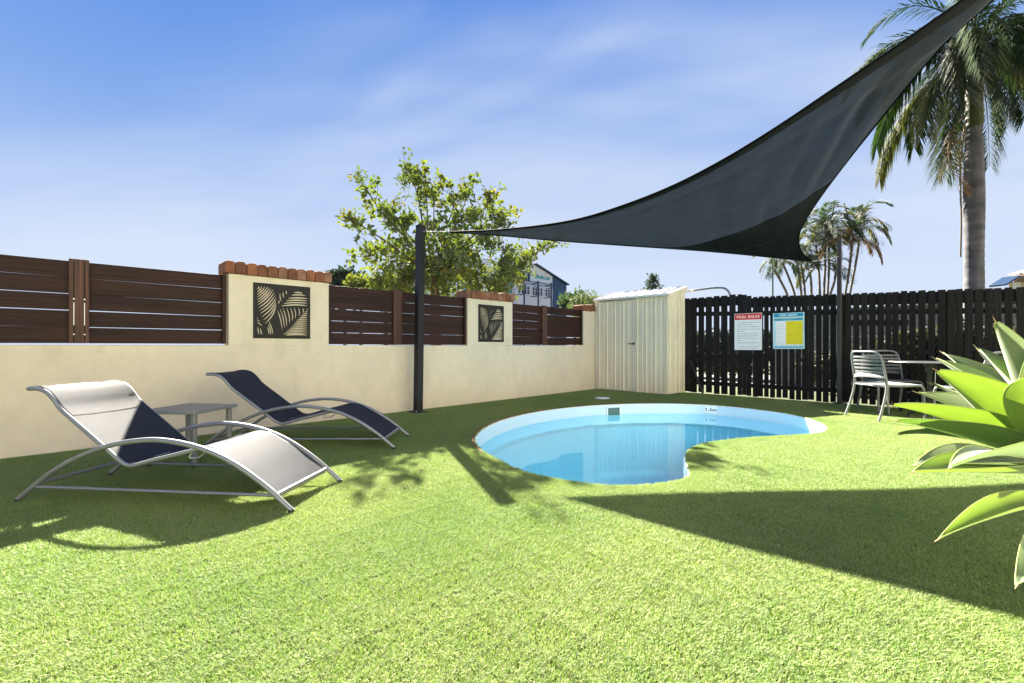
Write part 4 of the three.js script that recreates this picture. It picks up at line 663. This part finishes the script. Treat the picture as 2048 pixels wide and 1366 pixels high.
{
  seed(191);
  const P = at(1948, 692, 8.5), R = 0.2, t = thing('royal_palm', 'tall royal palm with smooth grey trunk beyond the picket fence', 'palm', [P.x, 0, P.z]);
  const prof = []; for (let i = 0; i <= 150; i++) { const y = i / 150 * 5.02; prof.push(new THREE.Vector2(lerp(0.162, 0.132, smooth(0, 3.6, y)) + 0.02 * Math.exp(-((y - 3.6) ** 2) / 0.5) - 0.02 * smooth(4.4, 5, y) + ((i % 5) === 0 ? -0.003 : 0.001), y)); }
  const ringTex = tex(256, (u, v) => { const a = fbm(u, v, 3, 40, 3, 201), b = fbm(u, v, 12, 12, 3, 205); const k = 0.72 + 0.4 * (a - 0.5) + 0.3 * (b - 0.5); return [k, k * 0.98, k * 0.97]; });
  obj('trunk', new THREE.LatheGeometry(prof, 32), std({ rgb: [0.16, 0.166, 0.2], map: rep(ringTex, 1, 1.3), bumpMap: rep(ringTex, 1, 1.3), bumpScale: 0.008, roughness: 0.9 }), t);
  obj('crownshaft', new THREE.LatheGeometry([[0.122, 4.98], [0.13, 5.1], [0.125, 5.4], [0.12, 5.75], [0.07, 6.05], [0.03, 6.2]].map(([r, y]) => new THREE.Vector2(r, y)), 20), std({ rgb: [0.06, 0.075, 0.018], roughness: 0.6, map: rep(T.clay, 3, 1) }), t);
  const green = std({ rgb: [0.024, 0.054, 0.008], vertexColors: true, roughness: 0.97, transmission: 0.3, thickness: 0, specularIntensity: 0.35, side: THREE.DoubleSide }), olive = std({ rgb: [0.05, 0.062, 0.007], vertexColors: true, roughness: 0.97, transmission: 0.4, thickness: 0, side: THREE.DoubleSide });
  const kinds = [frond(2.5, 0.62, 0.42, 0.5, 120, 0.85, 0.021), frond(2.6, 0.3, 0.5, 0.5, 120, 0.6, 0.021), frond(2.3, 0.95, 0.3, 0.5, 115, 1.0, 0.022), frond(2.4, 0.05, 0.62, 0.42, 70, 0.4, 0.016)];
  const spec = [[3.5, 5.65, 0, 0], [2.75, 5.55, 2, 1], [3.95, 5.5, 2, 0], [2.3, 5.75, 0, 0], [4.6, 5.7, 0, 0], [5.2, 5.55, 2, 1], [5.8, 5.75, 0, 0], [6.4, 5.6, 2, 0], [0.7, 5.7, 0, 0], [1.3, 5.55, 2, 1], [1.8, 5.8, 1, 0], [3.1, 5.95, 1, 0], [4.2, 6.0, 1, 0], [5.5, 5.95, 1, 0], [0.2, 5.95, 1, 0], [2.0, 6.1, 3, 0], [3.7, 6.1, 3, 0], [5.0, 6.1, 3, 0], [0.9, 6.1, 3, 0], [3.3, 5.45, 2, 1], [4.35, 5.45, 2, 0], [2.9, 5.5, 2, 0], [2.5, 5.4, 2, 0], [3.7, 5.6, 2, 0], [6.1, 5.4, 2, 0], [5.5, 5.5, 2, 0], [0.4, 5.4, 2, 1], [3.1, 5.75, 0, 0], [6.0, 5.7, 0, 0], [2.1, 5.75, 2, 0], [2.9, 5.85, 2, 1], [3.9, 5.8, 2, 0], [5.0, 5.8, 2, 0], [1.5, 5.9, 0, 0]];
  spec.forEach(([a, y, k, o]) => { const f = obj('frond', kinds[k], o ? olive : green, t); f.position.set(0, y + 0.5, 0); f.rotation.y = a + rr(-0.1, 0.1); f.rotation.x = rr(-0.15, 0.15); const s = rr(0.67, 0.8); f.scale.setScalar(s); });
  const spear = obj('spear_leaf', rod(V(0, 5.9, 0), V(0.06, 7.9, 0.02), 0.035, 0.008, 8), std({ rgb: [0.2, 0.22, 0.1], roughness: 0.6 }), t); spear.rotation.z = 0;
  const dead = t && obj('dead_frond', frond(1.5, 0.8, 0.1, 0.3, 26, 1.0, 0.012), std({ rgb: [0.16, 0.1, 0.05], vertexColors: true, roughness: 0.9 }), t); dead.position.set(-0.15, 5.15, -0.15); dead.rotation.set(0, 2.36, -0.9); dead.scale.setScalar(0.8);
  obj('hanging_sheath', [tube([V(-0.2, 5.0, -0.12), V(-0.27, 4.3, -0.18), V(-0.26, 3.2, -0.17), V(-0.28, 2.55, -0.18)], 0.014, 20, 6)], std({ rgb: [0.1, 0.08, 0.06], roughness: 0.9 }), t);
}
{
  seed(211);
  const D = 14, O = at(1640, 692, D), t = thing('cane_palm_clump', 'clump of slender cane palms behind the picket fence, under the sail corner', 'palm', [O.x, 0, O.z]), q = (x, y, d = 0) => at(x, y, D + d).sub(V(O.x, 0, O.z));
  const cane = std({ rgb: [0.13, 0.13, 0.11], roughness: 0.8, map: rep(T.clay, 1, 8) }), g1 = std({ rgb: [0.035, 0.068, 0.018], vertexColors: true, roughness: 0.97, transmission: 0.4, thickness: 0, side: THREE.DoubleSide }), g2 = std({ rgb: [0.08, 0.085, 0.015], vertexColors: true, roughness: 0.97, transmission: 0.45, thickness: 0, side: THREE.DoubleSide }), brown = std({ rgb: [0.16, 0.1, 0.04], vertexColors: true, roughness: 0.97, transmission: 0.3, thickness: 0, side: THREE.DoubleSide });
  const kinds = [frond(1.2, 0.35, 0.6, 0.36, 38, 0.35, 0.022), frond(1.15, 0.05, 0.75, 0.34, 36, 0.2, 0.022), frond(1.0, 0.7, 0.4, 0.34, 34, 0.5, 0.022)];
  const stems = [[1575, 592, 1549, 540, -0.4], [1590, 592, 1566, 528, 0.3], [1603, 592, 1590, 505, -0.2], [1610, 592, 1602, 530, 0.5], [1623, 592, 1619, 540, 0.1], [1648, 592, 1650, 455, 0], [1655, 592, 1658, 480, 0.5], [1660, 592, 1672, 545, -0.5], [1690, 592, 1704, 490, -0.2], [1699, 592, 1722, 455, 0.2], [1640, 592, 1632, 490, 0.6]];
  stems.forEach(([x0, y0, x1, y1, d], i) => {
    const a = q(x0, y0, d * 0.5), b = q(x1, y1, d), g = V(a.x + (a.x - b.x) * 0.9, 0, a.z + (a.z - b.z) * 0.9);
    const s = obj('stem', tube([g, a, a.clone().lerp(b, 0.5).add(V(0, 0, 0.02)), b], 0.034, 30, 7), cane, t);
    const n = y1 < 470 ? 11 : y1 < 520 ? 9 : 6;
    for (let k = 0; k < n; k++) { const up = k < 3, f = obj('frond', kinds[up ? 1 : k % 2 ? 0 : 2], (i === 8 && k > 2) ? brown : rnd() < 0.3 ? g2 : g1, t); f.position.copy(b); f.position.y -= rr(0, 0.15); f.rotation.y = k * 2.4 + i + rr(-0.3, 0.3); f.rotation.z = up ? 0.55 : rr(-0.1, 0.25); f.scale.setScalar(rr(0.7, 0.92) * (y1 < 500 ? 1 : 0.8)); }
  });
  for (const [x0, y0, x1, y1] of [[1658, 450, 1669, 400], [1700, 460, 1688, 407]]) obj('spear_leaf', tube([q(x0, y0), q((x0 + x1) / 2 + 2, (y0 + y1) / 2), q(x1, y1)], 0.022, 12, 6), std({ rgb: [0.09, 0.09, 0.06], roughness: 0.8 }), t);
}

// ------------------------------------------------------------------ things beyond the fences
{
  const Z = -14.1, white = std({ rgb: [0.72, 0.74, 0.78], roughness: 0.7 }), navy = std({ rgb: [0.028, 0.065, 0.14], roughness: 0.6 }), navyTrim = std({ rgb: [0.02, 0.045, 0.1], roughness: 0.55 }), glass = std({ rgb: [0.02, 0.028, 0.045], roughness: 0.12 }), teal = std({ rgb: [0.05, 0.36, 0.44], roughness: 0.6 });
  const b = thing('gabled_building', 'distant white and navy gabled building with black windows and teal lettering', 'building', [0, 0, Z]);
  const ext = (pts, d, z) => new THREE.ExtrudeGeometry(shapeFrom(pts), { depth: d, bevelEnabled: false }).translate(0, 0, z);
  obj('wall', ext([[15.6, 0], [23.74, 0], [23.74, 5.58], [21.85, 6.16], [21.35, 6.0], [15.6, 5.95]], 8, -8), white, b);
  obj('navy_wall', ext([[23.745, 0], [25.2, 0], [25.2, 5.15], [23.745, 5.578]], 8.05, -8), navy, b);
  obj('roof', [bar(V(21.8, 6.2, 0.1), V(25.32, 5.155, 0.1), 0.3, 0.07), ext([[21.85, 6.17], [25.25, 5.165], [25.25, 5.215], [21.85, 6.22]], 8, -8.1)], navyTrim, b);
  obj('fin', rbox(0.16, 1.0, 0.12, 0.01, 21.3, 5.52, 0.06), navyTrim, b);
  const win = (x, y, w, h, name = 'window') => { const f = obj(name, [box(w + 0.06, 0.04, 0.06, x, y + h / 2, 0.03), box(w + 0.06, 0.04, 0.06, x, y - h / 2, 0.03), box(0.04, h - 0.04, 0.06, x - w / 2, y, 0.03), box(0.04, h - 0.04, 0.06, x + w / 2, y, 0.03)], white, b); obj('pane', box(w - 0.04, h - 0.04, 0.02, x, y, 0.012), glass, f); return f; };
  for (const [a, e, n] of [[20.34, 21.42, 4], [21.66, 22.68, 4], [22.92, 23.7, 3]]) for (let i = 0; i < n; i++) { const w = (e - a) / n, x = a + w * (i + 0.5); const f = win(x, 4.43, w - 0.04, 0.52); obj('glazing_bar', box(w - 0.08, 0.025, 0.02, x, 4.46, 0.035), white, f); }
  win(20.62, 5.22, 0.4, 0.36); win(21.06, 5.2, 0.34, 0.36);
  for (const x of [20.26, 21.55, 22.82]) { const s = obj('sunshade_frame', [box(0.07, 5.0, 0.07, x, 2.5, 0.65), box(0.05, 0.05, 0.6, x, 4.86, 0.34), box(0.05, 0.05, 0.6, x, 4.05, 0.34)], navyTrim, b); for (let i = 0; i < 4; i++) obj('louvre', box(0.34, 0.03, 0.1, x - 0.17 * (x > 20.3 ? 1 : -0.6), 4.62 - i * 0.17, 0.6), navyTrim, s); }
  obj('sunshade_rail', [box(3.55, 0.05, 0.05, 22.02, 4.9, 0.6), box(3.55, 0.04, 0.04, 22.02, 4.74, 0.6)], navyTrim, b);
  const ring = obj('round_emblem', new THREE.TorusGeometry(0.3, 0.03, 8, 40).translate(24.5, 4.42, 0.07), std({ rgb: [0.1, 0.2, 0.32], roughness: 0.6 }), b);
  obj('emblem_mark', [new THREE.TorusGeometry(0.16, 0.035, 6, 24, 4.4).rotateZ(0.9).translate(24.47, 4.42, 0.07), box(0.05, 0.36, 0.03, 24.56, 4.42, 0.07)], std({ rgb: [0.16, 0.36, 0.46], roughness: 0.6 }), ring);
  const font = await new FontLoader().loadAsync('fonts/droid/droid_sans_regular.typeface.json');
  const tg = new TextGeometry('CatholicCare', { font, size: 0.235, depth: 0.03, curveSegments: 3 }); tg.computeBoundingBox(); const tw = tg.boundingBox.max.x; tg.scale(1.62 / tw, 1, 1).translate(21.82, 5.29, 0.005);
  obj('lettering', tg, teal, b);
  obj('tagline', [box(1.2, 0.03, 0.01, 22.5, 5.07, 0.006)], std({ rgb: [0.45, 0.55, 0.6] }), b);
  for (const [x, w] of [[16.2, 0.7], [18.6, 0.9], [19.6, 0.4]]) obj('teal_panel', box(w, 1.1, 0.05, x, 4.6, 0.03), teal, b);
  for (let i = 0; i < 3; i++) obj('band', box(8.1, 0.03, 0.03, 19.66, 1.2 + i * 1.1, 0.016), white, b);
}
{ // tiled roof of a house at the right edge
  const O = at(2048, 692, 16), u = V(SY, 0, CY), w = V(CY, 0, -SY), P = (a, y, d) => u.clone().multiplyScalar(a + Math.max(0, d) * 1.14).addScaledVector(w, d).setY(y);
  const h = thing('tiled_house', 'house with tiled hip roof just above the fence at the right edge', 'house', [O.x, 0, O.z]);
  const quad = (a, b, c, d) => [[a, b, c], [a, c, d]];
  obj('wall', [boxUV(tris([...quad(P(-0.55, 0, 0.3), P(4, 0, 0.3), P(4, 3.2, 0.3), P(-0.55, 3.2, 0.3)), ...quad(P(-0.55, 0, 6), P(-0.55, 0, 0.3), P(-0.55, 3.2, 0.3), P(-0.55, 3.2, 6))]))], std({ rgb: [0.6, 0.52, 0.38], roughness: 0.9, side: THREE.DoubleSide }), h);
  obj('window', [boxUV(tris(quad(P(-0.42, 2.9, 0.28), P(-0.12, 2.9, 0.28), P(-0.12, 3.18, 0.28), P(-0.42, 3.18, 0.28))))], std({ rgb: [0.75, 0.77, 0.8], roughness: 0.3, side: THREE.DoubleSide }), h);
  const roofTone = [[0.3, 0.2, 0.16], [0.36, 0.25, 0.2], [0.26, 0.17, 0.14]].map((c) => std({ rgb: c, roughness: 0.85, side: THREE.DoubleSide }));
  const roof = obj('roof', [boxUV(tris([...quad(P(-0.62, 3.3, -0.25), P(4, 3.3, -0.25), P(4, 4.6, 3), P(1.7, 4.6, 3)), [P(-0.62, 3.3, -0.25), P(1.7, 4.6, 3), P(-0.62, 3.3, 6.2)]]))], roofTone[0], h);
  for (let r = 0; r < 4; r++) for (let i = 0; i < 9; i++) { const a0 = -0.58 + r * 0.19 + i * 0.2, y = 3.325 + r * 0.095, d = -0.25 + r * 0.235; obj('roof_tile', bar(P(a0 + 0.1, y, d), P(a0 + 0.1, y + 0.1, d + 0.25), 0.185, 0.03), roofTone[Math.floor(rnd() * 3)], roof); }
  obj('fascia', bar(P(-0.66, 3.26, -0.28), P(4, 3.26, -0.28), 0.03, 0.1), std({ rgb: [0.16, 0.11, 0.08], roughness: 0.7 }), h);
  obj('solar_panel', bar(P(-0.66, 3.3, -0.2), P(-1.25, 2.98, -0.3), 0.5, 0.06), std({ rgb: [0.03, 0.05, 0.09], roughness: 0.2 }), h);
  obj('porch_roof', [bar(P(-0.2, 2.72, -0.8), P(0.5, 3.2, -0.8), 0.4, 0.05)], std({ rgb: [0.3, 0.2, 0.13], roughness: 0.7 }), h);
}
{ const p = thing('bent_pipe', 'grey bent metal pipe rising above the picket fence beside the shed', 'pipe', [8.97, 0, 0]);
  obj('pipe', tube([V(0, 2.0, 1.3), V(0, 2.0, 1.6), V(0, 2.015, 1.9), V(0, 2.02, 2.15), V(0, 1.995, 2.3), V(0, 1.92, 2.38), V(0, 1.7, 2.42), V(0, 0, 2.42)], 0.021, 60, 10), std({ rgb: [0.3, 0.31, 0.33], metalness: 0.6, roughness: 0.45 }), p);
  obj('joint', rod(V(0, 1.998, 1.66), V(0, 2.005, 1.72), 0.026), M.zinc, p); obj('upright', rod(V(0, 0, 1.3), V(0, 2.0, 1.3), 0.021), M.zinc, p); }
{ const b = at(1545, 692, 20), p = thing('teal_pole', 'thin grey green pole among the cane palms', 'pole', [b.x, 0, b.z]); obj('shaft', new THREE.CylinderGeometry(0.045, 0.055, 4.6, 12).translate(0, 2.3, 0), std({ rgb: [0.2, 0.29, 0.29], roughness: 0.6 }), p); obj('cap', new THREE.CylinderGeometry(0.06, 0.06, 0.04, 12).translate(0, 4.62, 0), M.zinc, p); }
seed(229);
bush('low_hedge', 'olive hedge behind the right part of the picket fence', 'hedge', V(10.9, 0.6, 7.2), [0.55, 0.72, 4.2], 5200, [0.045, 0.05, 0.02], [0.1, 0.035]);
bush('dark_hedge', 'dark hedge across the driveway, behind the left part of the picket fence', 'hedge', V(13.6, 0.75, 0.6), [0.6, 0.62, 2.6], 1500, [0.03, 0.04, 0.025], [0.12, 0.04]);
{ // low pale wall and lawn verge that show through the picket gaps
  const w = thing('far_boundary_wall', 'grey block wall across the driveway, seen through the right hand pickets', 'wall', [12.4, 0, 14.2]); seed(231);
  for (let i = 0; i < 3; i++) obj('course', boxUV(rbox(0.2, 0.55, 24, 0.01, 0, 0.275 + i * 0.56, 0)), std({ rgb: [0.24, 0.24, 0.25], map: T.speck }), w); obj('capping', rbox(0.28, 0.06, 24, 0.01, 0, 1.71, 0), M.concrete, w); }
{ // the sunlit guest wing that faces the pool from behind the camera and lights the shaded wall
  const m = thing('guest_wing', 'cream two storey guest wing facing the pool from behind the viewer', 'building', [2, 0, 9.9]); const paint = std({ rgb: [0.45, 0.44, 0.38], roughness: 0.85, map: rep(T.render, 0.3) }), gl = std({ rgb: [0.04, 0.05, 0.06], roughness: 0.1 });
  obj('wall', boxUV(box(26, 6.2, 6, 0, 3.1, 3)), paint, m); obj('roof', [bar(V(-13.4, 6.3, 3), V(13.4, 6.3, 3), 6.9, 0.16)], std({ rgb: [0.3, 0.15, 0.1], roughness: 0.8 }), m);
  for (let i = -4; i <= 4; i++) for (const y of [1.25, 4.2]) { const f = obj('window', [box(1.3, 0.06, 0.08, i * 2.8, y + 0.6, -0.03), box(1.3, 0.06, 0.08, i * 2.8, y - 0.6, -0.03), box(0.06, 1.14, 0.08, i * 2.8 - 0.62, y, -0.03), box(0.06, 1.14, 0.08, i * 2.8 + 0.62, y, -0.03)], M.white, m); obj('pane', box(1.2, 1.14, 0.02, i * 2.8, y, -0.012), gl, f); } }

renderer.render(scene, camera);
